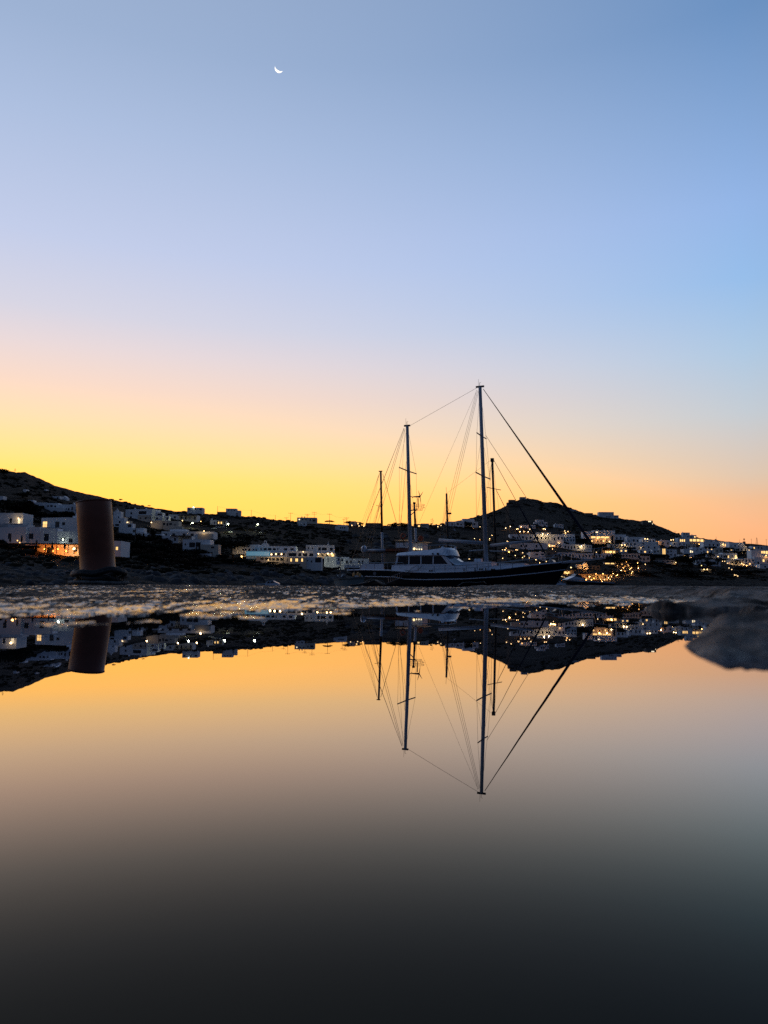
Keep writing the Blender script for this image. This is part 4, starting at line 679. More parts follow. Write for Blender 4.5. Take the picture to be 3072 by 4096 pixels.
def hull(fr, root, levels, beam, mt, nst=40):
    """levels: list of (px_stern, px_bow, curve[(px,py)] or z, breadth factor, bow fineness)"""
    BB = np.array([.60, .68, .78, .92, 1.0, 1.0, .90, .70, .45, .22, .09, .012]) * beam
    rows = []
    for (ps, pb, cv, fac, fine) in levels:
        s0 = fr.bp(ps, 2300, -beam * .6).x; s1 = fr.bp(pb, 2300, 0).x; row = []
        for i in range(nst + 1):
            u = i / nst; u = u ** .9 if u < .5 else u
            b = float(np.interp(u, UB, BB)) * fac * (1 - fine * max(0, u - .4)); x = s0 + (s1 - s0) * u
            if isinstance(cv, (int, float)): z = cv
            else:
                p = fr.px(x, -b); z = fr.bp(p, float(np.interp(p, [c[0] for c in cv], [c[1] for c in cv])), -b).z
            row.append((x, b, z))
        rows.append(row)
    mb = MB(); vs = []; nr = len(rows)
    for sgn in (-1, 1):
        for row in rows: vs += [(x, sgn * b, z) for x, b, z in row]
    fs = []; n = nst + 1
    for g in (0, nr * n):
        for j in range(nr - 1):
            for i in range(nst): a = g + j * n + i; fs.append((a, a + 1, a + n + 1, a + n))
    for j in range(nr - 1): fs.append((j * n, (j + 1) * n, nr * n + (j + 1) * n, nr * n + j * n))
    for i in range(nst): fs.append((i, nr * n + i, nr * n + i + 1, i + 1)); a = (nr - 1) * n; fs.append((a + i, a + i + 1, nr * n + a + i + 1, nr * n + a + i))
    mb.add(vs, fs); return mb.obj('hull', mt, root, False), rows
Y1 = Frame(1945, 90.0, 24.0)
yr = Y1.root('sailing_yacht', 'long dark-hulled two-masted sailing yacht with white wheelhouse moored behind the quay', 'yacht')
bp = Y1.bp
SH = [(1380, 2283), (1450, 2281), (1560, 2283), (1640, 2290), (1740, 2292), (1861, 2288), (2000, 2279), (2136, 2262), (2244, 2252), (2298, 2244), (2420, 2230)]
ST = [(1430, 2305), (1586, 2308), (1610, 2316), (1700, 2319), (1861, 2316), (2000, 2307), (2136, 2294), (2258, 2279), (2300, 2274)]
h0, rows = hull(Y1, yr, [(1389, 2290, SH, 1.0, 0), (1437, 2262, ST, .985, .12), (1450, 2222, 1.0, .95, .35), (1462, 2192, .15, .86, .5), (1480, 2170, -.9, .55, .8)], 3.4, M['hull'])
def strip(row, dz, r, name, mt, i0=0, i1=None, off=.03):
    for sg in (-1, 1):
        pts = [(x, sg * (b + off), z + dz) for x, b, z in row[i0:i1]]; MB().tube(pts, r, 6).obj(name, mt, yr)
strip(rows[0], .06, .085, 'rail_cap', M['paint']); strip(rows[1], 0, .055, 'rubbing_strake', M['paint'], 1)
# deck and white bulwark band
i_fw = [i for i, (x, b, z) in enumerate(rows[0]) if Y1.px(x, -b) > 1558][0]; i_end = [i for i, (x, b, z) in enumerate(rows[0]) if Y1.px(x, -b) > 2120][0]
BW = {-1: MB(), 1: MB()}
BT = [(1550, 2261), (1700, 2264), (1861, 2263), (2000, 2263), (2060, 2262), (2130, 2260)]
mb = MB()
for i in range(i_fw, i_end):
    q = []
    for k in (i, i + 1):
        x, b, z = rows[0][k]; p = Y1.px(x, -b * .93); zt = bp(p, float(np.interp(p, [c[0] for c in BT], [c[1] for c in BT])), -b * .93).z; q.append((x, b * .93, z + .1, zt))
    (xa, ba, za, ta), (xb, bb, zb, tb) = q
    for sg in (-1, 1): BW[sg].add([(xa, sg * ba, za), (xb, sg * bb, zb), (xb, sg * (bb - .12), tb), (xa, sg * (ba - .12), ta), (xa, sg * (ba - .3), za), (xb, sg * (bb - .3), zb), (xb, sg * (bb - .3), tb), (xa, sg * (ba - .3), ta)], [(0, 1, 2, 3), (3, 2, 6, 7), (4, 5, 6, 7)])
for sg in (-1, 1): BW[sg].obj('bulwark', M['paint'], yr)
mb = MB()
for i in range(len(rows[0]) - 1):
    (xa, ba, za), (xb, bb, zb) = rows[0][i], rows[0][i + 1]; mb.add([(xa, -ba * .97, za + .08), (xb, -bb * .97, zb + .08), (xb, bb * .97, zb + .08), (xa, ba * .97, za + .08)], [(0, 1, 2, 3)])
mb.obj('deck', M['teak'], yr)
def blk(p0, p1, ya, yb, name, mt, parent=yr):         # box between two photo points on the side plane ya, reaching to yb
    a = bp(*p0, ya); b = bp(*p1, ya); return MB().box((a.x, ya, min(a.z, b.z)), (b.x, yb, max(a.z, b.z))).obj(name, mt, parent)
for x0, x1 in ((1446, 1463), (1465, 1496), (1498, 1534)): blk((x0, 2278), (x1, 2255), -2.5, -2.4, 'screen_panel', M['paint'])
blk((1440, 2279), (1536, 2262), 2.3, 2.4, 'screen_panel', M['paint']); blk((1537, 2279), (1560, 2266), -2.0, 1.8, 'cockpit_seat', M['dark'])
# wheelhouse
YW = -2.25
def side(pl, ya, yb, name, mt, par=yr):
    return MB().prism([(v.x, v.z) for v in (bp(a, b, ya) for a, b in pl)], ya, yb).obj(name, mt, par)
wh = MB()
for ya, yb in ((YW, YW + .1), (-YW - .1, -YW)):
    for pl in ([(1566, 2290), (1566, 2262), (1582, 2258), (1805, 2256), (1812, 2264), (1812, 2290)], [(1580, 2259), (1588, 2222), (1594, 2222), (1588, 2259)], [(1633, 2259), (1634, 2222), (1638, 2222), (1637, 2259)],
               [(1681, 2258), (1682, 2222), (1686, 2222), (1685, 2258)], [(1730, 2258), (1731, 2222), (1735, 2222), (1734, 2258)], [(1792, 2257), (1763, 2222), (1776, 2221), (1808, 2257)], [(1590, 2225), (1590, 2219), (1776, 2219), (1778, 2223)]):
        wh.prism([(v.x, v.z) for v in (bp(a, b, YW) for a, b in pl)], ya, yb)
wa = wh.obj('cabin_wall', M['paint'], yr)
for pl in ([(1589, 2258), (1594, 2223), (1633, 2223), (1632, 2258)], [(1638, 2258), (1639, 2223), (1681, 2223), (1680, 2258)], [(1686, 2257), (1687, 2223), (1730, 2223), (1729, 2257)], [(1735, 2257), (1736, 2223), (1762, 2223), (1791, 2257)]):
    P2 = [(v.x, v.z) for v in (bp(a, b, YW) for a, b in pl)]
    MB().prism(P2, YW + .04, YW + .06).obj('window', M['glass'], wa); MB().prism(P2, -YW - .06, -YW - .04).obj('window', M['glass'], wa)
# interior, front and roof
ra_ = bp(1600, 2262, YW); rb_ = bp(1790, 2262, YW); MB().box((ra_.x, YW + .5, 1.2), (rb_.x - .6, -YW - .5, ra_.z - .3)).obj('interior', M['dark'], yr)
wb = bp(1808, 2256, YW); wt = bp(1776, 2221, YW)
fp = MB()
def wq(t0, t1, h0_, h1_, off=0.0):       # quad on the sloping windscreen
    o = []
    for t, h_ in ((t0, h0_), (t1, h0_), (t1, h1_), (t0, h1_)):
        bul = (.95 - .35 * h_) * (1 - (2 * t - 1) ** 2); o.append((wb.x + .25 + (wt.x - wb.x - .25) * h_ + bul + off, YW + t * -2 * YW, wb.z + (wt.z - wb.z) * h_))
    return o
frm = MB()
for t0, t1 in ((0, .03), (.30, .34), (.64, .68), (.97, 1)):
    q = wq(t0, t1, 0, 1); q2 = wq(t0, t1, 0, 1, -.12); frm.add(q + q2, [(0, 1, 2, 3), (4, 7, 6, 5), (0, 4, 5, 1), (1, 5, 6, 2), (2, 6, 7, 3), (3, 7, 4, 0)])
for h0_, h1_ in ((-.12, .06), (.95, 1.02)):
    for k in range(6):
        q = wq(k / 6, (k + 1) / 6, h0_, h1_, .01); q2 = wq(k / 6, (k + 1) / 6, h0_, h1_, -.1); frm.add(q + q2, [(0, 1, 2, 3), (4, 7, 6, 5), (0, 4, 5, 1), (2, 6, 7, 3)])
ws = frm.obj('windscreen_frame', M['paint'], yr)
scr = mat('screen_glass', (.12, .15, .20), .08)
for t0, t1 in ((.03, .30), (.34, .64), (.68, .97)): MB().add(wq(t0, t1, .06, .95, -.05) + wq(t0, t1, .06, .95, -.08), [(0, 1, 2, 3), (4, 7, 6, 5), (0, 4, 5, 1), (1, 5, 6, 2), (2, 6, 7, 3), (3, 7, 4, 0)]).obj('windscreen_pane', scr, ws)
# crowned roof: cross-sections
prof = [(1584, 2222, 2212), (1610, 2221, 2208), (1660, 2220, 2203), (1710, 2220, 2198), (1745, 2220, 2193), (1758, 2220, 2189), (1768, 2220, 2189), (1778, 2221, 2197), (1784, 2222, 2210), (1788, 2223, 2220)]
vs = []; fs = []; nn = 11
for px_, yb_, yt_ in prof:
    a = bp(px_, yb_, YW - .15); c = bp(px_, yt_, YW - .15); W_ = -YW + .15
    for k in range(nn):
        t = k / (nn - 1); yy = -W_ + 2 * W_ * t; e = 1 - abs(2 * t - 1) ** 8; bul = .5 * (1 - (2 * t - 1) ** 2) if px_ > 1750 else 0
        vs.append((a.x + bul, yy, c.z * e * .0 + (a.z + (c.z - a.z) * (.82 + .18 * e) if 0 < k < nn - 1 else a.z)))
    vs += [(a.x, W_, a.z), (a.x, -W_, a.z)]
m_ = nn + 2
for j in range(len(prof) - 1):
    for k in range(m_): fs.append((j * m_ + k, j * m_ + (k + 1) % m_, (j + 1) * m_ + (k + 1) % m_, (j + 1) * m_ + k))
fs += [tuple(range(m_)), tuple((len(prof) - 1) * m_ + k for k in range(m_))[::-1]]
# widen base: sides lean slightly outward at eave height
rf = MB().add(vs, fs).obj('cabin_roof', M['paint'], yr)
for i, (a, b) in enumerate(((1731, 2215), (1751, 2215))): v = bp(a, b, YW - .2); MB().tube([(v.x, v.y + .1, v.z), (v.x, v.y - .08, v.z)], .09 + .05 * i, 8).obj('deck_light', M['black'], rf)
for a, b in ((1771, 2193), (1820, 2197)): v = bp(a, b, -1.2 if a < 1800 else 1.6); MB().sphere(tuple(v), .22, 8, 6).obj('searchlight', M['paint'], rf)
# flybridge rails on the roof
pts = [bp(a, b, y_) for a, b, y_ in ((1672, 2182, -1.9), (1720, 2181, -1.9), (1758, 2180, -1.8), (1785, 2179, -1.0), (1806, 2182, .2), (1826, 2187, 1.4))]
MB().tube(pts, .035, 5).obj('roof_rail', M['steel'], yr)
for v, dz in zip(pts, (.6, .5, .35, .35, .45, .5)): MB().tube([v, v - Vector((0, 0, dz))], .025, 5).obj('rail_post', M['steel'], yr)
# masts
def mast(p0, p1, r0, r1, mt, name='mast', root=yr, f=bp):
    a = f(*p0); b = f(*p1); return MB().tube([a, a.lerp(b, .5), b], [r0, (r0 + r1) / 2 * 1.03, r1], 14).obj(name, mt, root, True), a, b
mm, m0, m1 = mast((1945, 2255), (1920, 1548), .27, .20, M['mast'], 'main_mast')
zm, z0, z1 = mast((1642, 2225), (1629, 1704), .25, .19, M['mast'], 'mizzen_mast')
for par, top, pl, pr, fl in ((mm, m1, (1904, 1549), (1936, 1542), True), (zm, z1, (1617, 1705), (1640, 1701), False)):
    a = bp(*pl); b = bp(*pr); MB().box((a.x, -.12, top.z - .05), (b.x, .12, top.z + .14)).obj('masthead_plate', M['spar'], par)
    MB().tube([top + Vector((-.05, 0, .1)), top + Vector((-.05, 0, .55)), top + Vector((.12, 0, .58))], .03, 5).obj('anchor_light', M['spar'], par)
    MB().tube([top + Vector((-.2, 0, .1)), top + Vector((-.2, 0, 1.0))], .015, 4).obj('aerial', M['spar'], par)
def spread(par, pl, pr, r=.07):
    # tips lie on the athwartships axis: near tip to the left
    c0 = bp((pl[0] + pr[0]) / 2, (pl[1] + pr[1]) / 2); hw = 3.0 * (pr[0] - pl[0]) / 82
    a = bp(*pl, -hw); b = bp(*pr, hw); x = (a.x + b.x) / 2; z = (a.z + b.z) / 2
    MB().tube([(x, -hw, z + .05), (x, 0, z), (x, hw, z + .05)], r, 8).obj('spreader', M['spar'], par); return Vector((x, -hw, z + .05)), Vector((x, hw, z + .05))
u1, u2 = spread(mm, (1899, 1732), (1953, 1757)); l1, l2 = spread(mm, (1891, 1891), (1973, 1918), .08); q1, q2 = spread(zm, (1592, 1873), (1670, 1895), .075)
def stay(a, b, r=.018, name='stay', mt='rig', par=yr): MB().tube([a, (a + b) / 2, b], r, 4, False).obj(name, M[mt], par)
cp = bp(1897, 2262, -3.1); ch = bp(1985, 2262, 0); mx_ = m0.x
for sg, uu, ll in ((-1, u1, l1), (1, u2, l2)):
    ft = Vector((mx_ - .2, sg * 3.15, 2.9)); stay(m1, uu, .014, 'shroud'); stay(uu, ll, .014, 'shroud'); stay(ll, ft, .016, 'shroud')
    stay(m1.lerp(m0, .28), ll, .012, 'shroud'); stay(m1.lerp(m0, .5), ft + Vector((.7, 0, 0)), .012, 'shroud'); stay(m1.lerp(m0, .5), ft + Vector((-1.0, 0, 0)), .012, 'shroud')
for sg, qq in ((-1, q1), (1, q2)):
    ft = Vector((z0.x - .2, sg * 3.0, 2.9)); stay(z1, qq, .014, 'shroud'); stay(qq, ft, .014, 'shroud'); stay(z1.lerp(z0, .36), ft + Vector((-.9, 0, 0)), .012, 'shroud'); stay(z1.lerp(z0, .36), ft + Vector((.9, 0, 0)), .012, 'shroud')
stay(bp(1908, 1551), bp(1641, 1702), .018, 'triatic_stay')
be = bp(1758, 2160); ze = bp(1470, 2198)
for d in (0, .25, .5): stay(bp(1909, 1562) + Vector((d * .2, d - .25, 0)), be + Vector((d, d - .25, .1)), .017, 'topping_lift')
stay(bp(1907, 1562), z0 + Vector((0, -1.2, .6)), .012, 'running_backstay')
stay(bp(1616, 1712), bp(1400, 2252), .02, 'backstay'); stay(bp(1616, 1712, -.2), bp(1403, 2252, -1.2), .018, 'backstay')
for d in (0, .3): stay(bp(1618, 1714) + Vector((0, d - .15, 0)), ze + Vector((d, d - .15, .15)), .022, 'topping_lift')
stay(bp(1625, 1846), Vector((z0.x - 1.2, -1.4, 3.2)), .02, 'halyard'); stay(bp(1619, 1720), Vector((z0.x - 2.6, 1.5, 3.2)), .012, 'halyard')
# furled headsails
a = bp(1933, 1556); b = bp(2384, 2200)
MB().tube([a, a.lerp(b, .12), a.lerp(b, .4), a.lerp(b, .75), a.lerp(b, .93), b], [.035, .05, .10, .16, .15, .06], 8).obj('furled_jib', M['sail'], yr, True)
stay(b, bp(2400, 2232), .03); a = bp(1942, 1740); b = bp(2245, 2205); stay(a, b, .022, 'inner_forestay')
# booms
MB().tube([bp(1756, 2160), bp(1936, 2172)], .20, 10).obj('main_boom', M['mast'], yr, True); MB().tube([bp(1900, 2166) + Vector((0, 0, -.1)), bp(1757, 2163) + Vector((0, 0, -.15))], .12, 8).obj('sail_track', M['spar'], yr)
MB().tube([bp(1962, 2182), bp(2048, 2172), bp(2130, 2163)], [.18, .16, .11], 10).obj('staysail_boom', M['mast'], yr, True)
MB().tube([bp(1876, 2203), bp(1940, 2199)], .06, 8).obj('spinnaker_pole', M['mast'], yr); MB().tube([bp(1958, 2204), bp(2030, 2205)], .05, 8).obj('spinnaker_pole', M['mast'], yr)
zb_ = MB().tube([bp(1462, 2202), bp(1552, 2202)], .20, 10).obj('mizzen_boom', M['mast'], yr, True)
v = bp(1456, 2194); MB().sphere(tuple(v), .38, 12, 8).sphere((v.x, v.y, v.z - .25), .36, 10, 6).obj('radome', M['paint'], yr, True); MB().tube([v + Vector((.12, -.36, .4)), v + Vector((-.05, -.42, -.4))], .05, 6).obj('strap', M['black'], yr)
MB().tube([bp(1444, 2207), bp(1586, 2211)], .06, 6).obj('awning_edge', M['dark'], yr); 
MB().prism([(v.x, v.z) for v in (bp(a_, b_, -1.8) for a_, b_ in ((1446, 2208), (1586, 2209), (1586, 2212), (1446, 2209)))], -1.8, 1.8).obj('awning', M['dark'], yr)
for a_ in (1453, 1480, 1540): stay(bp(a_, 2208, -1.8), bp(a_, 2258, -1.8), .03, 'awning_post', 'steel')
# rail stanchions
def rail(seq, y_, zdrop, nm='guard_rail'):
    pts = [bp(a_, b_, y_(i)) for i, (a_, b_) in enumerate(seq)]; g = MB().tube(pts, .03, 5).obj(nm, M['steel'], yr); return pts
pt = rail([(1392, 2250), (1460, 2251), (1540, 2251), (1611, 2251), (1620, 2262)], lambda i: -2.4, 1)
for a_ in (1393, 1412, 1443, 1464, 1497, 1531, 1551, 1577, 1588): u = bp(a_, 2251, -2.4); MB().tube([u, (u.x, u.y, bp(a_, 2281, -2.4).z)], .035, 5).obj('stanchion', M['frame'], yr)
q = [bp(a_, 2264, -2.4) for a_ in (1445, 1620)]; MB().tube([q[0], q[1]], .02, 4).obj('guard_wire', M['frame'], yr)
top = [(1672, 2263), (1737, 2264), (1780, 2263), (1820, 2262), (1865, 2260), (1909, 2257), (1953, 2254), (2002, 2248), (2050, 2243), (2100, 2236), (2150, 2229), (2205, 2221), (2250, 2212)]
yy_ = lambda i: -3.35 + max(0, i - 6) * .42
pt = rail(top, yy_, 1); pw_ = [bp(a_, b_ + 12, yy_(i)) for i, (a_, b_) in enumerate(top)]; MB().tube(pw_, .018, 4).obj('guard_wire', M['frame'], yr)
for i, (a_, b_) in enumerate(top): u = bp(a_, b_, yy_(i)); w_ = bp(a_, float(np.interp(a_, [c[0] for c in SH], [c[1] for c in SH])) - 3, yy_(i)); MB().tube([u, (u.x, u.y, w_.z)], .035, 5).obj('stanchion', M['frame'], yr)
far = [(1900, 2258), (2000, 2251), (2100, 2240), (2180, 2234), (2235, 2228)]; yf_ = lambda i: 2.8 - i * .6
ptf = rail(far, yf_, 1)
for i, (a_, b_) in enumerate(far): u = bp(a_, b_, yf_(i)); MB().tube([u, (u.x, u.y, u.z - .9)], .03, 5).obj('stanchion', M['steel'], yr)
# pulpit and bowsprit
sp = bp(2286, 2249); tp = bp(2420, 2231)
MB().add([(sp.x - 1.2, -.6, sp.z - .22), (sp.x - 1.2, .6, sp.z - .22), (tp.x, .22, tp.z - .12), (tp.x, -.22, tp.z - .12), (sp.x - 1.2, -.6, sp.z + .02), (sp.x - 1.2, .6, sp.z + .02), (tp.x, .22, tp.z + .06), (tp.x, -.22, tp.z + .06)], [(0, 3, 2, 1), (4, 5, 6, 7), (0, 1, 5, 4), (1, 2, 6, 5), (2, 3, 7, 6), (3, 0, 4, 7)]).obj('bowsprit', M['mast'], yr)
for y_ in (-.5, .5): MB().tube([bp(2205, 2221, y_ * 3), bp(2290, 2208, y_ * 1.6), bp(2370, 2196, y_), bp(2422, 2190, y_ * .5)], .035, 5).obj('pulpit_rail', M['steel'], yr)
for a_, b_ in ((2250, 2214), (2292, 2207), (2335, 2201), (2378, 2195), (2410, 2192)):
    for y_ in (-.5, .5): u = bp(a_, b_, y_); MB().tube([u, bp(a_ - 8, 2249 - (a_ - 2250) * .11, y_ * .7)], .03, 5).obj('pulpit_post', M['steel'], yr)
MB().tube([bp(2376, 2232), bp(2379, 2203)], .12, 8).sphere(tuple(bp(2400, 2207)), .3, 8, 6).obj('furling_drum', M['black'], yr)
stay(bp(2415, 2236), bp(2228, 2325), .03, 'bobstay'); MB().tube([bp(2218, 2222, -.3), bp(2193, 2246, -.4)], .06, 6).obj('anchor_davit', M['steel'], yr)
for a_, b_ in ((1560, 2302), (1500, 2294), (1518, 2294), (1536, 2295)): pass
for a_ in (1500, 1532): v = bp(a_, 2294, -2.75); MB().tube([v + Vector((0, .1, 0)), v + Vector((0, -.12, 0))], .22, 12).obj('porthole', M['frame'], yr)
for a_, b_ in ((1724, 2284), (1925, 2277), (1973, 2278)):
    v = bp(a_, b_, -3.28 if a_ < 1900 else -3.0); MB().tube([v + Vector((-.25, -.1, 0)), v + Vector((.25, -.1, 0))], .05, 6).sphere((v.x - .14, v.y - .1, v.z), .12, 6, 4).sphere((v.x + .14, v.y - .1, v.z), .12, 6, 4).obj('mooring_cleat', M['black'], yr)
for a_, b_, c_ in ((1856, 2275, 2289), (1900, 2272, 2284), (1943, 2272, 2281)): MB().tube([bp(a_, b_, -3.2), bp(a_, c_, -3.3)], .07, 6).obj('fairlead', M['black'], yr)
# gangway ladder amidships
ga, gb = bp(1610, 2288, -3.5), bp(1548, 2312, -3.7); la = MB()
for d in (0, .62): la.tube([ga + Vector((0, 0, -d)), gb + Vector((0, 0, -d))], .035, 5)
ld_ = la.obj('boarding_ladder', M['steel'], yr)
for i in range(7): v = ga.lerp(gb, (i + .3) / 7); MB().tube([v, v + Vector((0, 0, -.62))], .03, 5).obj('rung', M['steel'], ld_)
blk((1602, 2302), (1640, 2292), -3.6, -2.9, 'boarding_platform', M['black'])
MB().tube([bp(1690, 2262, -3.3), bp(1668, 2283, -3.5), bp(1640, 2284, -3.5), bp(1618, 2280, -3.5)], .04, 5).obj('hanging_rope', M['rope'], yr)
MB().tube([bp(1668, 2262, -3.3), bp(1650, 2272, -3.4), bp(1628, 2290, -3.5)], .035, 5).obj('hanging_rope', M['rope'], yr)
# foredeck
v = bp(1925, 2252); MB().box((v.x - 2.2, -1.2, 2.6), (v.x + 1.6, 1.2, v.z + .12)).obj('deck_hatch', M['paint'], yr)
v = bp(1915, 2235); MB().box((v.x - .4, -.5, 2.8), (v.x + .4, .3, v.z)).obj('ventilator_box', M['paint'], yr)
v = bp(2060, 2255); MB().box((v.x - 1.6, -1.3, 2.6), (v.x + 1.4, 1.3, v.z)).obj('deck_hatch', M['paint'], yr)
v = bp(2210, 2248); MB().tube([(v.x, -.7, v.z), (v.x, .7, v.z)], .25, 8).obj('anchor_windlass', M['steel'], yr)
# person silhouette is not distinct in the wheelhouse glass: left out
# red-brown tender on the awning: a thing of its own
v = bp(1590, 2200); td = thing('wooden_tender', 'red-brown dinghy stowed above the aft end of the white wheelhouse', 'dinghy', Matrix.Translation((Y1.X0, 90, SEA)) @ (Matrix.Rotation(-Y1.a, 4, 'Z') @ Vector((v.x, 0, v.z - .35))), -Y1.a)
hs = []; L = 1.45
for i in range(9):
    u = i / 8; x = -L + 2 * L * u; b_ = .62 * (1 - max(0, u - .45) ** 2 * 2.6) * (.85 + .3 * min(u, .5)); hs.append((x, max(b_, .05)))
vs = []; fs = []
for x, b_ in hs: vs += [(x, -b_, .52 + .06 * (x / L)), (x, -b_ * .95, .2), (x, 0, 0.02), (x, b_ * .95, .2), (x, b_, .52 + .06 * (x / L))]
for j in range(8):
    for k in range(4): a = j * 5 + k; fs.append((a, a + 1, a + 6, a + 5))
fs += [(0, 1, 2, 3, 4), (44, 43, 42, 41, 40)]
MB().add(vs, fs).obj('hull', M['tender'], td); MB().tube([(-L, -.6, .55), (0, -.64, .55), (L * .8, -.3, .6)], .05, 6).obj('gunwale', M['dark'], td); MB().box((-.2, -.6, .4), (.2, .6, .46)).obj('thwart', M['teak'], td)
# ---- second boat behind: dark mast left of the mizzen, radar post with wind generator, white deckhouse
Y2 = Frame(1527, 104.0, 24.0); y2 = Y2.root('sailing_boat', 'second sailing boat behind the yacht with slim dark mast and lifebuoys on its white deckhouse', 'sailing boat'); b2 = Y2.bp
hull(Y2, y2, [(1470, 1800, 2.3, 1.0, 0), (1480, 1780, .9, .95, .3), (1490, 1765, -.6, .7, .6)], 2.4, M['hull'], 20)
def lolly(f, par, p0, p1, r0, r1, ys=0, m0_='mast', m1_='varn', split=.35, nm='mast'):
    a = f(*p0, ys); b = f(*p1, ys); c = a.lerp(b, split)
    o = MB().tube([a, c], [r0, r0 * .95], 10).obj(nm, M[m0_], par, True); MB().tube([c, b], [r0 * .95, r1], 10).obj('upper_mast', M[m1_], o, True); return a, b
a, b = lolly(b2, y2, (1531, 2280), (1523, 1886), .17, .14, 0, 'mast', 'varn', .38); MB().box((b.x - .28, -.1, b.z - .02), (b.x + .22, .1, b.z + .1)).obj('masthead_plate', M['varn'], y2)
for c_, r_ in (((1450, 2088), .012), ((1458, 2088), .012), ((1467, 2088), .012), ((1480, 2090), .014)):
    d = b2(*c_, -.3); e = b + (d - b) * 1.75; stay(b + Vector((-.2, 0, -.2)), e, r_, par=y2)
for c_ in ((1491, 2092), (1496, 2092), (1500, 2092), (1503, 2092)):
    d = b2(*c_, -.4); s_ = b2(1521, 2005); e = s_ + (d - s_) * 2.6; stay(s_, e, .014, par=y2)
stay(b2(1531, 1895), b2(1640, 2285), .03, 'forestay', par=y2); MB().tube([b2(1505, 2022, -1), b2(1526, 2026)], .03, 5).obj('spreader', M['varn'], y2)
a, b = lolly(b2, y2, (1667, 2230), (1657, 2016), .16, .12, 0, 'mast', 'varn', .55, 'radar_post'); MB().tube([b + Vector((0, 0, 0)), b + Vector((0, 0, .25))], .2, 8).obj('post_cap', M['varn'], y2)
ctr = b2(1667, 2030)
for dz, rr in ((.35, 1.1), (0, 1.1), (-.35, .8)): MB().tube([(ctr.x + rr * math.cos(t), rr * math.sin(t), ctr.z + dz) for t in [i * math.pi / 8 for i in range(17)]], .022, 4).obj('basket_ring', M['varn'], y2)
for i in range(5): t = i * 1.257; MB().tube([(ctr.x + 1.1 * math.cos(t), 1.1 * math.sin(t), ctr.z + .35), (ctr.x + .8 * math.cos(t), .8 * math.sin(t), ctr.z - .35)], .02, 4).obj('basket_bar', M['varn'], y2)
MB().tube([b2(1644, 2042), b2(1670, 2038)], .07, 6).obj('bracket', M['varn'], y2); MB().tube([b2(1645, 2059), b2(1664, 2041)], .06, 6).obj('bracket', M['varn'], y2)
wg = b2(1672, 1987); g = MB().tube([b2(1673, 2034), wg + Vector((0, 0, -.2))], [.05, .08], 6).obj('generator_pole', M['varn'], y2)
gn = MB().tube([wg + Vector((-.7, 0, .02)), wg + Vector((.3, 0, 0))], [.07, .14], 8).obj('wind_generator', M['varn'], y2)
MB().prism([(wg.x - .6, wg.z), (wg.x - 1.0, wg.z + .1), (wg.x - 1.4, wg.z + .55), (wg.x - 1.15, wg.z + .1), (wg.x - .8, wg.z - .12)], -.03, .03).obj('tail_fin', M['varn'], gn)
for ang in (35, 120, -75 + 360): t = math.radians(ang); MB().tube([wg + Vector((.3, 0, 0)), wg + Vector((.3 + .35 * math.cos(t), -.25 * math.cos(t), .55 * math.sin(t))), wg + Vector((.3 + .75 * math.cos(t), -.55 * math.cos(t), 1.05 * math.sin(t)))], [.06, .05, .015], 5).obj('blade', M['varn'], gn)
def blk2(p0, p1, ya, yb, name, mt, f=b2, par=None):
    a = f(*p0, ya); b = f(*p1, ya); return MB().box((a.x, ya, min(a.z, b.z)), (b.x, yb, max(a.z, b.z))).obj(name, mt, par or y2)
blk2((1583, 2212), (1632, 2170), -1.2, 1.2, 'deckhouse', M['paint']); blk2((1644, 2200), (1690, 2172), -1.0, 1.0, 'deckhouse', M['paint'])
blk2((1576, 2160), (1626, 2158.5), -1.4, 1.4, 'canopy_frame', M['steel']); blk2((1645, 2168), (1697, 2166), -1.4, 1.4, 'canopy_frame', M['steel'])
for a_ in (1583, 1622, 1650, 1693): stay(b2(a_, 2160, -1.3), b2(a_, 2205, -1.3), .03, 'canopy_post', 'steel', y2)
stay(b2(1611, 2155, -1.5), b2(1617, 2184, -1.5), .07, 'buoy_arm', 'black', y2)
def ring(f, par, px, py, y_, R_, nm, label=None):
    c = f(px, py, y_); vs = [(c.x + R_ * math.cos(t), c.y + .1 * math.sin(3 * t), c.z + R_ * math.sin(t)) for t in [i * math.pi / 8 for i in range(17)]]
    return MB().tube(vs, .09, 6, False).obj(nm, M['orange'], par, True, label)
ring(b2, y2, 1613, 2144, -1.6, .33, 'lifebuoy'); ring(b2, y2, 1683, 2153, -1.5, .30, 'lifebuoy'); blk2((1677, 2160), (1691, 2146), -1.45, -1.3, 'buoy_bracket', M['orange'])
lb = b2(1657, 2195, -1.6); MB().sphere(tuple(lb), .16, 8, 6).obj('cabin_lamp', M['pale'], y2)
for a_ in (1668, 1677, 1686): MB().sphere(tuple(b2(a_, 2197, -1.6)), .10, 6, 5).obj('cabin_lamp', M['litw'], y2)
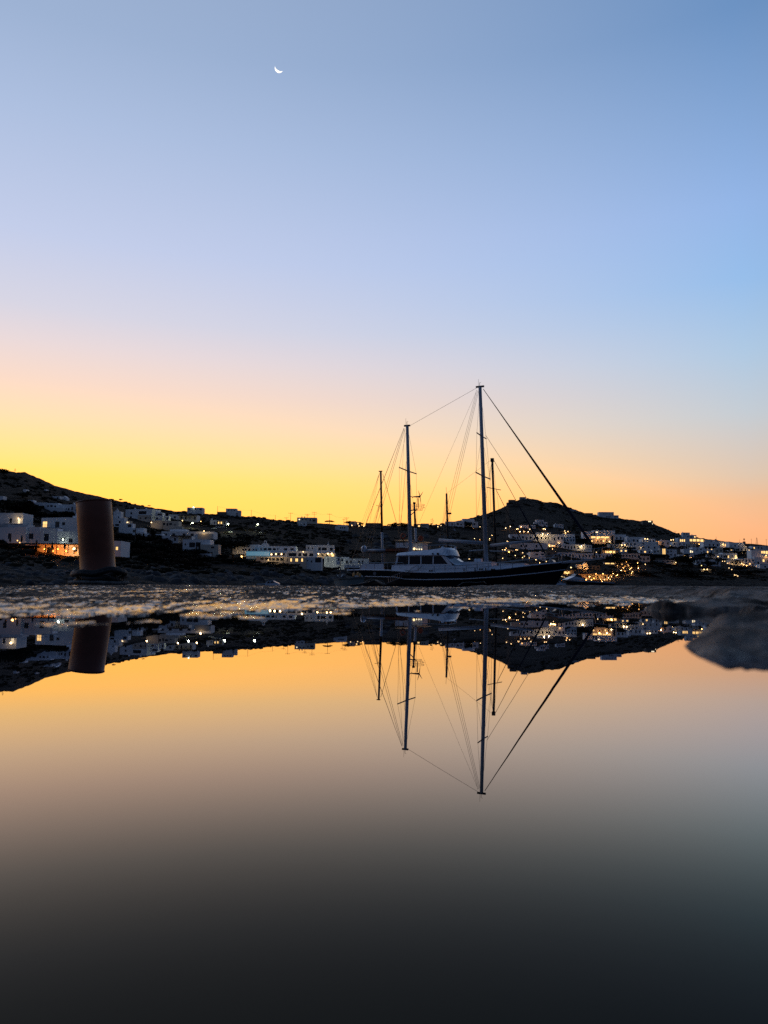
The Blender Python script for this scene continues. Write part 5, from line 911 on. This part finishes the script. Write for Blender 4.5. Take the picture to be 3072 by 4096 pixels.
# ---- third boat behind: two dark masts
Y3 = Frame(1985, 102.0, 24.0); y3 = Y3.root('sailing_boat', 'third sailing boat behind the yacht with two black masts and dark furled forestays', 'sailing boat'); b3 = Y3.bp
hull(Y3, y3, [(1760, 2200, 2.4, 1.0, 0), (1775, 2180, .9, .95, .3), (1785, 2160, -.6, .7, .6)], 2.5, M['hull'], 20)
a = b3(1985, 2275); b = b3(1969, 1836); MB().tube([a, b], [.17, .15], 10).obj('main_mast', M['black'], y3, True); tpm = b; MB().box((b.x - .2, -.2, b.z - .4), (b.x + .2, .2, b.z + .1)).obj('masthead_plate', M['black'], y3)
a = b3(1795, 2275); b = b3(1786, 1974); MB().tube([a, b], [.16, .13], 10).obj('mizzen_mast', M['black'], y3, True); tpz = b
MB().tube([b + Vector((0, 0, 0)), b + Vector((-.05, 0, .9))], .02, 4).obj('aerial', M['black'], y3); MB().box((b3(1791, 2053).x, -.2, b3(1791, 2057).z), (b3(1804, 2053).x, .2, b3(1791, 2051).z)).obj('radar_scanner', M['black'], y3)
MB().tube([b3(1947, 1949, -1.6), b3(1976, 1955), b3(2003, 1960, 1.6)], .05, 6).obj('spreader', M['black'], y3)
for pts_, r_, nm in (((1976, 1842, 2060, 1995), .03, 'forestay'), ((1985, 1960, 2030, 2050), .035, 'inner_forestay')):
    a = b3(pts_[0], pts_[1]); c = b3(pts_[2], pts_[3]); e = a + (c - a) * (2.5 if nm == 'forestay' else 2.9)
    MB().tube([a, a.lerp(e, .42), a.lerp(e, .55), a.lerp(e, .95)], [r_, r_ * 1.2, .11 if nm == 'forestay' else .075, .10 if nm == 'forestay' else .06], 6).obj(nm, M['sail'], y3)
stay(tpz, tpm, .012, 'triatic_stay', par=y3)
for a_, b_ in ((1770, 2090), (1776, 2090), (1781, 2092), (1797, 2080), (1802, 2070)): d = b3(a_, b_, -.3); stay(tpz, tpz + (d - tpz) * 1.9, .011, 'shroud', par=y3)
for a_, b_ in ((1935, 2050), (1942, 2030), (1950, 2050), (2004, 2100), (1925, 2050)): d = b3(a_, b_, -.3); stay(tpm, tpm + (d - tpm) * 1.6, .011, 'shroud', par=y3)
blk2((1826, 2272), (1960, 2262), -1.2, 1.2, 'deckhouse', M['paint'], b3, y3)
# ---- small white boat at the yacht's stern
Y4 = Frame(1395, 84.0, 8.0); y4 = Y4.root('small_sailboat', 'small white boat with stacked amber fenders moored left of the yacht stern', 'boat'); b4 = Y4.bp
hull(Y4, y4, [(1330, 1462, [(1300, 2320), (1348, 2314), (1400, 2312), (1440, 2309), (1480, 2306)], 1.0, 0), (1336, 1456, [(1300, 2326), (1480, 2318)], .97, .1), (1345, 1450, .1, .85, .3), (1350, 1440, -.5, .5, .6)], 1.1, mat('grey_green_hull', (.20, .25, .25), .5), 24)
MB().tube([b4(1348, 2317, -1.12), b4(1450, 2313, -1.12)], .035, 5).obj('rubbing_strake', M['dark'], y4)
MB().tube([b4(1362, 2314, 0), b4(1359, 2190, 0)], [.06, .03], 6).obj('mast', M['spar'], y4); MB().tube([b4(1350, 2302, -.3), b4(1361, 2311, 0), b4(1372, 2300, .3)], .05, 6).obj('outboard_bracket', M['steel'], y4)
for a_, b_ in ((1416, 2297), (1432, 2295), (1440, 2300)): v = b4(a_, b_, -.4); MB().tube([(v.x, v.y, v.z - .2), (v.x, v.y, v.z + .05), (v.x, v.y, v.z + .22)], [.16, .15, .03], 8).obj('fender', M['yellow'], y4)
blk2((1418, 2306), (1446, 2302), -.5, .5, 'cockpit_coaming', M['paint'], b4, y4)
v = b4(1417, 2262, .5); MB().tube([b4(1417, 2305, .5), v], .03, 5).obj('lamp_pole', M['steel'], y4); 
# ---- speedboat right of the bow and dinghy on the left
Y5 = Frame(2300, 118.0, -14.0); y5 = Y5.root('speedboat', 'sharp-nosed white speedboat with dark stripe right of the yacht bow', 'speedboat'); b5 = Y5.bp
def speed(fr, root, pts_, hull_m):
    pass
hl = MB(); f5 = b5
Sx = lambda a_, b_, y_: f5(a_, b_, y_)
nose = Sx(2263, 2319, 0); secs = []
for u in (0, .06, .15, .3, .5, .7, .85, 1):
    px_ = 2263 + (2440 - 2263) * u; bb = 1.3 * min(1, (u / .35) ** .7 if u > 0 else .01); zt = float(np.interp(u, [0, .4, 1], [nose.z + .0, nose.z - .15, nose.z - .35])); x = Sx(px_, 2325, 0).x; zc = -.2 + (1 - min(1, u / .12)) * (nose.z - .2)
    secs.append([(x, -bb, zt), (x, -bb * .96, zt - .16), (x + .1 * u, -bb * .7, max(zc, .05 + (1 - min(1, u / .1)) * (nose.z - .3))), (x + .1, 0, zc), (x + .1 * u, bb * .7, max(zc, .05 + (1 - min(1, u / .1)) * (nose.z - .3))), (x, bb * .96, zt - .16), (x, bb, zt)])
for j in range(len(secs) - 1):
    hl.add(secs[j] + secs[j + 1], [(k, k + 1, k + 8, k + 7) for k in range(1, 5)] + [(6, 0, 7, 13)])
hl.add(secs[-1], [(0, 1, 2, 3, 4, 5, 6)]); hl.obj('hull', M['hull'], y5)
tp_ = MB()
for j in range(len(secs) - 1): tp_.add([secs[j][0], secs[j][1], secs[j + 1][1], secs[j + 1][0], secs[j][6], secs[j][5], secs[j + 1][5], secs[j + 1][6]], [(0, 1, 2, 3), (4, 5, 6, 7)]); tp_.add([secs[j][0], secs[j + 1][0], secs[j + 1][6], secs[j][6]], [(0, 1, 2, 3)])
tp_.obj('topside_band', M['paint'], y5)
MB().prism([(v.x, v.z) for v in (Sx(a_, b_, -.9) for a_, b_ in ((2270, 2318), (2300, 2305), (2330, 2311), (2345, 2320)))], -.8, .8).obj('foredeck_cuddy', M['paint'], y5)
MB().prism([(v.x, v.z) for v in (Sx(a_, b_, -.7) for a_, b_ in ((2298, 2306), (2306, 2296), (2311, 2296), (2345, 2316), (2322, 2318)))], -.7, .7).obj('windscreen', M['glass'], y5)
MB().tube([Sx(2302, 2302, -.8), Sx(2296, 2294, 0), Sx(2300, 2300, .8)], .05, 5).obj('radar_arch', M['paint'], y5)
Y6 = Frame(2232, 100, 10.0); y6 = Y6.root('small_motorboat', 'low pale motorboat end showing under the yacht bow', 'boat'); b6 = Y6.bp
MB().prism([(v.x, v.z) for v in (b6(a_, b_, -.6) for a_, b_ in ((2216, 2350), (2224, 2325), (2232, 2322), (2246, 2331), (2262, 2334), (2268, 2350)))], -.6, .6).obj('hull', M['paint'], y6)
MB().prism([(v.x, v.z) for v in (b6(a_, b_, -.5) for a_, b_ in ((2227, 2330), (2232, 2323), (2240, 2330)))], -.62, .62).obj('side_window', M['glass'], y6)
Y7 = Frame(1085, 120, 0.0); y7 = Y7.root('small_motorboat', 'small white cabin boat low behind the quay, right of centre-left under the white hotel', 'boat'); b7 = Y7.bp
pl = [(1058, 2360), (1060, 2334), (1068, 2326), (1076, 2323), (1092, 2323), (1103, 2329), (1114, 2334), (1116, 2360)]
MB().prism([(v.x, v.z) for v in (b7(a_, b_, -.9) for a_, b_ in pl)], -.9, .9).obj('hull', M['paint'], y7)
for w4 in ([(1068, 2333), (1072, 2326), (1079, 2325), (1078, 2333)], [(1082, 2332), (1082, 2325), (1091, 2325), (1099, 2330)]): MB().prism([(v.x, v.z) for v in (b7(a_, b_, -.9) for a_, b_ in w4)], -.93, .93).obj('side_window', M['glass'], y7)
MB().tube([b7(1026, 2337, -.9), b7(1060, 2336, -.9)], .05, 5).obj('side_pontoon', M['paint'], y7)
# ------------------------------------------------------------------ quay, puddle, bollard
PX = [-3, -1, -.39, -.28, -.17, 0, .18, .47, .7, 2, 3]; PY = [-.2, .45, .76, .84, 1.0, 1.22, 1.5, 1.68, 1.72, 1.95, 2.2]
def edgeX(Y): return -1.6 - .152 * Y
def sm(a, b, x): t = np.clip((x - a) / (b - a), 0, 1); return t * t * (3 - 2 * t)
def gbase(X, Y, fine=True):
    k = X / np.maximum(Y, .05)
    Yc = np.interp(X, PX, PY) + .10 * fbm(X * 4, Y * 4, 3)
    d = Y - Yc
    back = np.minimum(Y + 1.1, np.minimum(X + 1.35, 2.4 - X)); d = np.where(back < .2, np.maximum(d, .2 - back), d)
    g = -.013 + .0150 * sm(-.34, .34, d) + .0018 * sm(.3, 2, d)
    g += .0022 * fbm(X * 1.3, Y * .9, 3) * sm(.2, .8, d)
    g -= .0042 * np.exp(-((Y - 2.75 - .25 * fbm(X * 1.5, X * 0, 2)) / .13) ** 2) * sm(.35, -.1, X) * sm(-3, -1.4, X)
    g -= .005 * np.exp(-((Y - 4.7 - .15 * X) / .22) ** 2) * sm(-1.1, -1.7, X)
    wob = .10 * fbm(X * 1.4 + 9, Y * 2, 3)
    Yf = np.interp(k, [.05, .14, .19, .30, .388, .46, .6], [9.5, 6.6, 4.9, 3.0, 2.1, 1.45, 1.2]) * (1 + wob)
    r = sm(0, .07, (Y - Yf) / np.maximum(Yf, .5) + .03 * fbm(X * 14, Y * 5, 3)) * (.55 + .45 * sm(.1, .35, (Y - Yf) / np.maximum(Yf, .5) + .1 * fbm(X * 7 + 5, Y * 4, 3))) * np.where(Y > .8, 1, 0)
    lump = .5 + .5 * fbm(X * 3.2, Y * 1.6, 4, .6)
    ridge_ = r * (.026 + .010 * lump)
    if fine: ridge_ += r * .010 * (.5 - np.abs(fbm(X * 6, Y * 2.5, 3, .6)))
    # low broken slabs on the right
    w2 = .018 * fbm(X * 22 + 3, Y * 18, 4, .6)
    ke = np.interp(Y, [.33, .37, .42, .50, .60, .72, .80, .95, 1.10, 1.18, 1.4, 1.6], [.49, .41, .38, .360, .378, .415, .45, .468, .47, .355, .34, .38])
    near = sm(0, np.where(Y > 1.0, .025, .075), k - ke + w2 * 1.6) * sm(.37, .47, Y + w2) * sm(1.6, 1.35, Y + w2)
    gap = np.exp(-((Y - .80) / .07) ** 2) * sm(.50, .45, k)
    nearh = near * (.0190 + .012 * fbm(X * 9, Y * 7, 4, .6)) * (1 - 0 * gap)
    g = np.maximum(g, ridge_ - .03 * (1 - r)); g = np.maximum(g, -.013 + nearh * 1.35 + 0 * g)
    return g, np.clip(r + near, 0, 1)
cols = np.concatenate([np.linspace(-1.6, -.56, 60)[:-1], np.linspace(-.56, .56, 800), np.linspace(.56, 1.6, 60)[1:]])
ys = np.concatenate([np.linspace(.30, .60, 60)[:-1], np.linspace(.60, 3.0, 400)[:-1], 3.0 + 5.7 * (np.linspace(0, 1, 420) * .55 + .45 * np.linspace(0, 1, 420) ** 2)])
Kq, Yq = np.meshgrid(cols, ys); Xq = Kq * Yq
Zq, rr_ = gbase(Xq, Yq)
def worley(x, y, seed):
    xi = np.floor(x).astype(int); yi = np.floor(y).astype(int); best = np.full(x.shape, 9.0); hh = np.zeros(x.shape)
    for dx in (-1, 0, 1):
        for dy in (-1, 0, 1):
            cx = xi + dx; cy = yi + dy; jx = PT[(cx + seed) % 512, cy % 512]; jy = PT[cx % 512, (cy + seed * 7) % 512]
            d = np.hypot(x - cx - jx, y - cy - jy); m = d < best; hh = np.where(m, PT[(cx * 3 + seed) % 512, (cy * 5) % 512], hh); best = np.minimum(best, d)
    return best, hh
wd, wh_ = worley(Xq * 30 + .4 * fbm(Xq * 20, Yq * 20, 2), Yq * 21, 3); wd2, wh2 = worley(Xq * 95, Yq * 60, 11)
peb = (.0085 * wh_ ** 1.3 * np.sqrt(np.clip(1 - (wd / .62) ** 2, 0, 1)) + .0022 * wh2 * np.sqrt(np.clip(1 - (wd2 / .6) ** 2, 0, 1)) - .0022)
nz = peb + .0032 * fbm(Xq * 9, Yq * 5, 4, .62)
nr = np.where(Yq > 1.0, .011 * fbm(Xq * 11, Yq * 5, 4, .6), .0085 * fbm(Xq * 22, Yq * 18, 4, .65))
Ycq = np.interp(Xq, PX, PY); dq = Yq - Ycq
amp = .16 + .84 * sm(-.02, .75, dq) * (.35 + .65 * sm(-.35, .35, fbm(Xq * 2.2, Yq * 1.1, 3)))
wi, hi_ = worley(Xq * 24 + .5 * fbm(Xq * 30, Yq * 20, 3), Yq * 10, 23); isl = np.where(hi_ > .66, 1, 0) * sm(.5, .25, wi + .35 * fbm(Xq * 70, Yq * 30, 3))
Zq += .0105 * isl * sm(-.46, -.14, dq) * sm(.25, 0, dq) * (1 - rr_)
nz = nz * amp + .0018 * wh2 * np.sqrt(np.clip(1 - (wd2 / .6) ** 2, 0, 1)) * sm(.6, 0, dq)
Zq = Zq + np.where(Zq > -.011, nz * (1 - .6 * rr_) * sm(-.011, -.004, Zq) * 1.0 + nr * rr_, 0)
wr, hr = worley(Xq * 5.5 + .6 * fbm(Xq * 8, Yq * 5, 3), Yq * 2.6, 31)
Zq = np.where(Yq > 1.0, Zq + rr_ * (.010 * (hr - .6) * sm(.75, .35, wr) + .008 * (np.abs(fbm(Xq * 13, Yq * 5, 3, .6)) - .25)), Zq); Zq = np.where(Yq > 1.0, np.minimum(Zq, .0405 + .002 * fbm(Xq * 9, Yq * 3, 3)), Zq)
# wet film lies in the low spots, the crests of the grains are dry
dn = 1.3 * fbm(Xq * 38, Yq * 5.5, 5, .92) + .35 * fbm(Xq * 9, Yq * 2.6, 3)
dryv = sm(-.10, .10, dn + .50 * sm(.0, 1.0, dq) - .26 + .10 * sm(2.2, 5, Yq) - .5 * np.exp(-((Yq - 2.75 - .25 * fbm(Xq * 1.5, Xq * 0, 2)) / .10) ** 2) * sm(.35, -.1, Xq))
farE = 8.55 + .12 * fbm(Xq * 2, Xq * 0 + 3, 3)
Zq = np.where((dq < .3) & (rr_ < .05), np.minimum(Zq, .0009 + .0045 * sm(-.02, .3, dq) + .0010 * fbm(Xq * 60, Yq * 30, 3)), Zq)
out = (Xq < edgeX(Yq)) | (Yq > farE); Zq[out] = -1.3
def quay_mat():
    m = bpy.data.materials.new('wet_concrete'); m.use_nodes = True; t = m.node_tree; b = t.nodes['Principled BSDF']; b.inputs['IOR'].default_value = 1.4
    g = t.nodes.new('ShaderNodeNewGeometry')
    def nz_(s, d=8): n = t.nodes.new('ShaderNodeTexNoise'); n.inputs['Scale'].default_value = s; n.inputs['Detail'].default_value = d; n.inputs['Roughness'].default_value = .65; t.links.new(g.outputs['Position'], n.inputs[0]); return n
    a = nz_(14); r = t.nodes.new('ShaderNodeValToRGB'); r.color_ramp.elements[0].position = .35; r.color_ramp.elements[0].color = (.015, .013, .012, 1); r.color_ramp.elements[1].position = .68; r.color_ramp.elements[1].color = (.085, .076, .068, 1)
    t.links.new(a.outputs[0], r.inputs[0]); t.links.new(r.outputs[0], b.inputs['Base Color'])
    c = nz_(5); r2 = t.nodes.new('ShaderNodeMapRange'); r2.inputs[1].default_value = .35; r2.inputs[2].default_value = .65; r2.inputs[3].default_value = .06; r2.inputs[4].default_value = .26; t.links.new(c.outputs[0], r2.inputs[0]); 
    at = t.nodes.new('ShaderNodeAttribute'); at.attribute_name = 'dry'; mx = t.nodes.new('ShaderNodeMix'); mx.data_type = 'FLOAT'; t.links.new(at.outputs['Fac'], mx.inputs[0]); t.links.new(r2.outputs[0], mx.inputs[2]); mx.inputs[3].default_value = .8; t.links.new(mx.outputs[0], b.inputs['Roughness'])
    ms = t.nodes.new('ShaderNodeMapRange'); t.links.new(at.outputs['Fac'], ms.inputs[0]); ms.inputs[3].default_value = .5; ms.inputs[4].default_value = .05; t.links.new(ms.outputs[0], b.inputs['Specular IOR Level'])
    at2 = t.nodes.new('ShaderNodeAttribute'); at2.attribute_name = 'rocky'; r3 = t.nodes.new('ShaderNodeValToRGB'); r3.color_ramp.elements[0].position = .38; r3.color_ramp.elements[0].color = (.022, .017, .014, 1); r3.color_ramp.elements[1].position = .64; r3.color_ramp.elements[1].color = (.24, .205, .18, 1); t.links.new(a.outputs[0], r3.inputs[0])
    mc = t.nodes.new('ShaderNodeMix'); mc.data_type = 'RGBA'; t.links.new(at2.outputs['Fac'], mc.inputs[0]); t.links.new(r.outputs[0], mc.inputs[6]); t.links.new(r3.outputs[0], mc.inputs[7]); t.links.new(mc.outputs[2], b.inputs['Base Color'])
    d = nz_(170, 5); d2 = nz_(38, 10); b2_ = t.nodes.new('ShaderNodeBump'); b2_.inputs['Distance'].default_value = .012; t.links.new(d2.outputs[0], b2_.inputs['Height']); ar = t.nodes.new('ShaderNodeAttribute'); ar.attribute_name = 'rocky'; t.links.new(ar.outputs['Fac'], b2_.inputs['Strength'])
    bp_ = t.nodes.new('ShaderNodeBump'); t.links.new(b2_.outputs[0], bp_.inputs['Normal']); bp_.inputs['Distance'].default_value = .00008; bp_.inputs['Strength'].default_value = .8; t.links.new(d.outputs[0], bp_.inputs['Height']); t.links.new(bp_.outputs[0], b.inputs['Normal'])
    return m
QM = quay_mat()
qo = grid_mesh('quay_pavement', Xq, Yq, Zq, QM); tag(qo, 'wet rough concrete top of the quay around the puddle', None, kind='structure')
at = qo.data.attributes.new('dry', 'FLOAT', 'POINT'); at.data.foreach_set('value', np.maximum(rr_, dryv).ravel().astype(np.float32))
at = qo.data.attributes.new('rocky', 'FLOAT', 'POINT'); at.data.foreach_set('value', rr_.ravel().astype(np.float32))
gx, gy = np.meshgrid(np.arange(-3.4, 24, .12), np.arange(-16, 8.6, .12))
gz, _ = gbase(gx, gy, False); fan = (np.abs(gx) < 1.55 * gy) & (gy > .32); gz = np.where(fan, gz - .06, gz + .002 * fbm(gx * 5, gy * 5, 3)); gz[(gy < -1.0)] = np.maximum(gz[gy < -1.0], .006); gz[gx < edgeX(gy)] = -1.3; gz[-1, :] = -1.3
q2o = grid_mesh('quay', gx, gy, gz, QM); tag(q2o, 'body of the concrete quay running behind the camera', None, kind='structure')
a2 = q2o.data.attributes.new('dry', 'FLOAT', 'POINT'); a2.data.foreach_set('value', np.full(gx.size, .5, dtype=np.float32))
def water_mat():
    m = bpy.data.materials.new('puddle_water'); m.use_nodes = True; t = m.node_tree; t.nodes.clear()
    o = t.nodes.new('ShaderNodeOutputMaterial'); gl = t.nodes.new('ShaderNodeBsdfGlossy'); gl.inputs['Roughness'].default_value = 0.0
    di = t.nodes.new('ShaderNodeBsdfDiffuse'); di.inputs[0].default_value = (.002, .002, .002, 1)
    lw = t.nodes.new('ShaderNodeLayerWeight'); lw.inputs[0].default_value = .5
    r = t.nodes.new('ShaderNodeValToRGB'); cr = r.color_ramp; cr.interpolation = 'CARDINAL'
    # tuned reflection brightness and tint put into gloss colour per channel, by viewing angle
    fx = np.array([.45, .52, .558, .604, .652, .69, .735, .765, .835, .885, .94, 1.0])
    fr_ = np.array([.016, .020, .027, .044, .094, .174, .285, .378, .535, .66, .68, .70]); fg_ = np.array([.015, .0182, .0245, .039, .082, .151, .255, .350, .535, .66, .68, .70]); fb_ = np.array([.0125, .0145, .019, .030, .064, .118, .208, .315, .620, .72, .72, .72])
    gx_ = np.linspace(.45, 1.0, 30); pts = []
    cf = [np.polyfit(fx - .7, np.log(v), 6) for v in (fr_, fg_, fb_)]
    for x_ in gx_: pts.append((x_, *[min(1.0, float(np.exp(np.polyval(c_, x_ - .7)))) for c_ in cf]))
    cr.interpolation = 'LINEAR'
    while len(cr.elements) < len(pts): cr.elements.new(.5)
    for e, p in zip(cr.elements, pts): e.position = p[0]
    for e, p in zip(cr.elements, pts): e.color = (*p[1:], 1)
    t.links.new(lw.outputs['Facing'], r.inputs[0]); t.links.new(r.outputs[0], gl.inputs[0])
    g = t.nodes.new('ShaderNodeNewGeometry'); mp = t.nodes.new('ShaderNodeMapping'); mp.inputs['Scale'].default_value = (1, .35, 1); t.links.new(g.outputs['Position'], mp.inputs[0])
    n = t.nodes.new('ShaderNodeTexNoise'); n.inputs['Scale'].default_value = 26; n.inputs['Detail'].default_value = 2; t.links.new(mp.outputs[0], n.inputs[0])
    b = t.nodes.new('ShaderNodeBump'); b.inputs['Distance'].default_value = .00003; b.inputs['Strength'].default_value = 1; t.links.new(n.outputs[0], b.inputs['Height']); t.links.new(b.outputs[0], gl.inputs['Normal'])
    ad = t.nodes.new('ShaderNodeAddShader'); t.links.new(gl.outputs[0], ad.inputs[0]); t.links.new(di.outputs[0], ad.inputs[1]); t.links.new(ad.outputs[0], o.inputs[0]); return m
me = bpy.data.meshes.new('puddle'); me.from_pydata([(-1.30, -1.0, 0), (2.35, -1.0, 0), (2.35, 7.5, 0), (-2.66, 7.5, 0), (-1.9, 2.2, 0), (-1.55, 0, 0)], [], [(0, 1, 2, 3, 4, 5)]); me.materials.append(water_mat())
tag(link('puddle_water', me), 'still dark puddle on the quay mirroring sky, masts and hills', None, kind='structure')
# bollard
def bollard_mat():
    m = mat('rusty_painted_steel', (.125, .038, .020), .5, bump=.002, bscale=9, col2=(.20, .064, .036), spec=.3); t = m.node_tree; b = t.nodes['Principled BSDF']
    for n in t.nodes:
        if n.type == 'TEX_NOISE' and n.inputs['Scale'].default_value == 5.0: n.inputs['Scale'].default_value = 3.2
    return m
bb = P(395, 2341, 7.0); bo = thing('mooring_bollard', 'thick rust-brown steel bollard leaning at the quay edge', 'bollard', (bb.x, bb.y, .004)); bo.rotation_euler = (math.radians(-1.0), math.radians(-6.3), 0)
BM = bollard_mat(); sh = MB(); n = 40; rr0 = .157
prof = [(.19, 0), (.185, .03), (rr0, .05), (rr0, .3), (rr0, .6), (rr0, .77), (rr0 - .004, .778), (rr0 - .012, .782)]
vs = []; fs = []
for r_, z_ in prof: vs += [(r_ * math.cos(2 * math.pi * i / n), r_ * math.sin(2 * math.pi * i / n), z_) for i in range(n)]
for j in range(len(prof) - 1):
    for i in range(n): fs.append((j * n + i, j * n + (i + 1) % n, (j + 1) * n + (i + 1) % n, (j + 1) * n + i))
fs.append(tuple((len(prof) - 1) * n + i for i in range(n))); so = MB().add(vs, fs).obj('shaft', BM, bo, True)
so.data.polygons[len(so.data.polygons) - 1].use_smooth = False
MB().tube([(rr0 * math.cos(t), rr0 * math.sin(t), .779) for t in [i * math.pi / 16 for i in range(33)]], .006, 6, False).obj('rim', BM, bo)
for z_ in (.055,): MB().tube([((rr0 + .001) * math.cos(t), (rr0 + .001) * math.sin(t), z_) for t in [i * math.pi / 16 for i in range(33)]], .002, 6, False).obj('weld_seam', BM, bo)
r = random.Random(3)
mr = thing('black_mooring_rope', 'tangle of thick black mooring rope heaped round the bollard foot', 'rope', (bb.x, bb.y, .004))
for i in range(7):
    R_ = r.uniform(.175, .225); z_ = .035 + i * .015; ph = r.uniform(0, 6)
    MB().tube([((R_ + .018 * math.sin(3 * t + ph) + .008 * math.sin(7 * t + ph)) * math.cos(t) + .012, (R_ + .018 * math.sin(3 * t + ph)) * math.sin(t), z_ + .017 * math.sin(2 * t + ph) + .010 * math.sin(5 * t + 2 * ph)) for t in [j * math.pi / 20 for j in range(41)]], .022, 7, False).obj('rope_turn', M['black'], mr, True)
pr = thing('pale_mooring_rope', 'pale twisted rope loop lying round the foot of the bollard', 'rope', (bb.x, bb.y, .004))
for s3 in range(3):
    pts = []
    for j in range(181):
        t = j * 2 * math.pi / 180; th = t * 34 + s3 * 2.094; R_ = .238 + .012 * math.sin(2 * t + 1) + .009 * math.cos(th); pts.append((R_ * math.cos(t) - .002, R_ * math.sin(t), .022 + .009 * math.sin(th) + .003 * math.sin(3 * t)))
    MB().tube(pts, .0105, 6, False).obj('strand', M['rope'], pr, True)
MB().tube([(.23, -.05, .03), (.27, -.08, .07), (.30, -.09, .08), (.33, -.1, .07), (.30, -.09, .06), (.27, -.07, .05)], .003, 5).obj('frayed_end', M['rope'], pr)
def rope(pts, r_, label, mt='rope'):
    tag(MB().tube([P(a_, b_, c_) for a_, b_, c_ in pts], r_, 6).obj('mooring_rope', M[mt], None, True), label, 'rope')
rope([(1830, 2344, 8.2), (1850, 2331, 8.3), (1875, 2328, 8.3), (1905, 2330, 8.3), (1935, 2327, 8.3), (1945, 2333, 8.2)], .003, 'thin pale line curled on the quay edge before the dark hull')
rope([(1440, 2342, 8.2), (1465, 2324, 8.3), (1485, 2316, 8.3), (1510, 2322, 8.3), (1530, 2322, 8.3), (1537, 2332, 8.3), (1525, 2340, 8.2)], .004, 'loop of rope on the quay edge in front of the yacht stern')
rope([(1400, 2344, 8.1), (1440, 2338, 8.2), (1480, 2330, 8.3), (1500, 2322, 8.3), (1525, 2334, 8.2), (1545, 2343, 8.1)], .014, 'dark heap of rope on the quay edge below the boarding ladder', 'black')
# ------------------------------------------------------------------ moon
def moon():
    D = 6000.0; c = P(1116, 272.5, D); R = 15.5 * c.length / F * .93
    d = (c - Vector((0, 0, HC))).normalized(); rx = d.cross(Vector((0, 0, 1))).normalized(); up = rx.cross(d)
    # lit crescent of a ball: limb arc and terminator arc on the near half of the sphere
    ang = math.atan2(-13, 30.5); vs = []; fs = []; n = 28; m = 5
    hx = Vector((math.cos(ang), math.sin(ang))); hp = Vector((math.sin(ang), -math.cos(ang)))
    for i in range(n + 1):
        t = math.pi * i / n
        for j in range(m + 1):
            e = 1 + (.50 - 1) * j / m; u = hx * math.cos(t) + hp * math.sin(t) * e; z = math.sqrt(max(0, 1 - u.length_squared))
            vs.append(rx * u.x * R + up * u.y * R - d * z * R)
    for i in range(n):
        for j in range(m): a = i * (m + 1) + j; fs.append((a, a + 1, a + m + 2, a + m + 1))
    me = bpy.data.meshes.new('moon'); me.from_pydata(vs, [], fs); mt = emit('moonlight', (1, .97, .88), 1.4); mt.node_tree.nodes['Principled BSDF'].inputs['Base Color'].default_value = (.3, .3, .3, 1); me.materials.append(mt)
    tag(link('crescent_moon', me, None, c), 'thin bright crescent moon high in the clear dusk sky', 'moon')
moon()

# ------------------------------------------------------------------ single out look-alikes by what they stand beside
def px_of(v):
    d = R3.inverted() @ (v - Vector((0, 0, HC))); return CX + F * d.x / -d.z, CY - F * d.y / -d.z
for grp, noun in ((GTT, 'dark tree'), ('dark rounded trees on the middle slope', 'dark rounded tree'), ('palms of the right town', 'dark palm'), ('bushes along the shore path', 'low dark bush'), ('garden lamps of the far right town', 'small pale lamp'), ('garden lamps on the slope right of the main mast', 'small glowing lamp'), ('lamps along the upper road', 'bright road lamp'), ('garden trees behind the balcony house', 'dark tree')):
    cl = {}
    for o in [o for o in bpy.data.objects if o.get('group') == grp]:
        x, y = px_of(o.location); h = min(HOUSES, key=lambda q: (q[0] - x) ** 2 + 3 * (q[1] - y) ** 2); cl.setdefault(h[2], []).append((x, o))
    for lb, l in cl.items():
        l.sort(key=lambda q: q[0]); wd = {1: [''], 2: ['left ', 'right '], 3: ['left ', 'middle ', 'right ']}.get(len(l))
        for i, (x, o) in enumerate(l):
            t_ = (wd[i] if wd else '') + noun + ' by the ' + lb
            if len(t_.split()) <= 16: o['label'] = t_
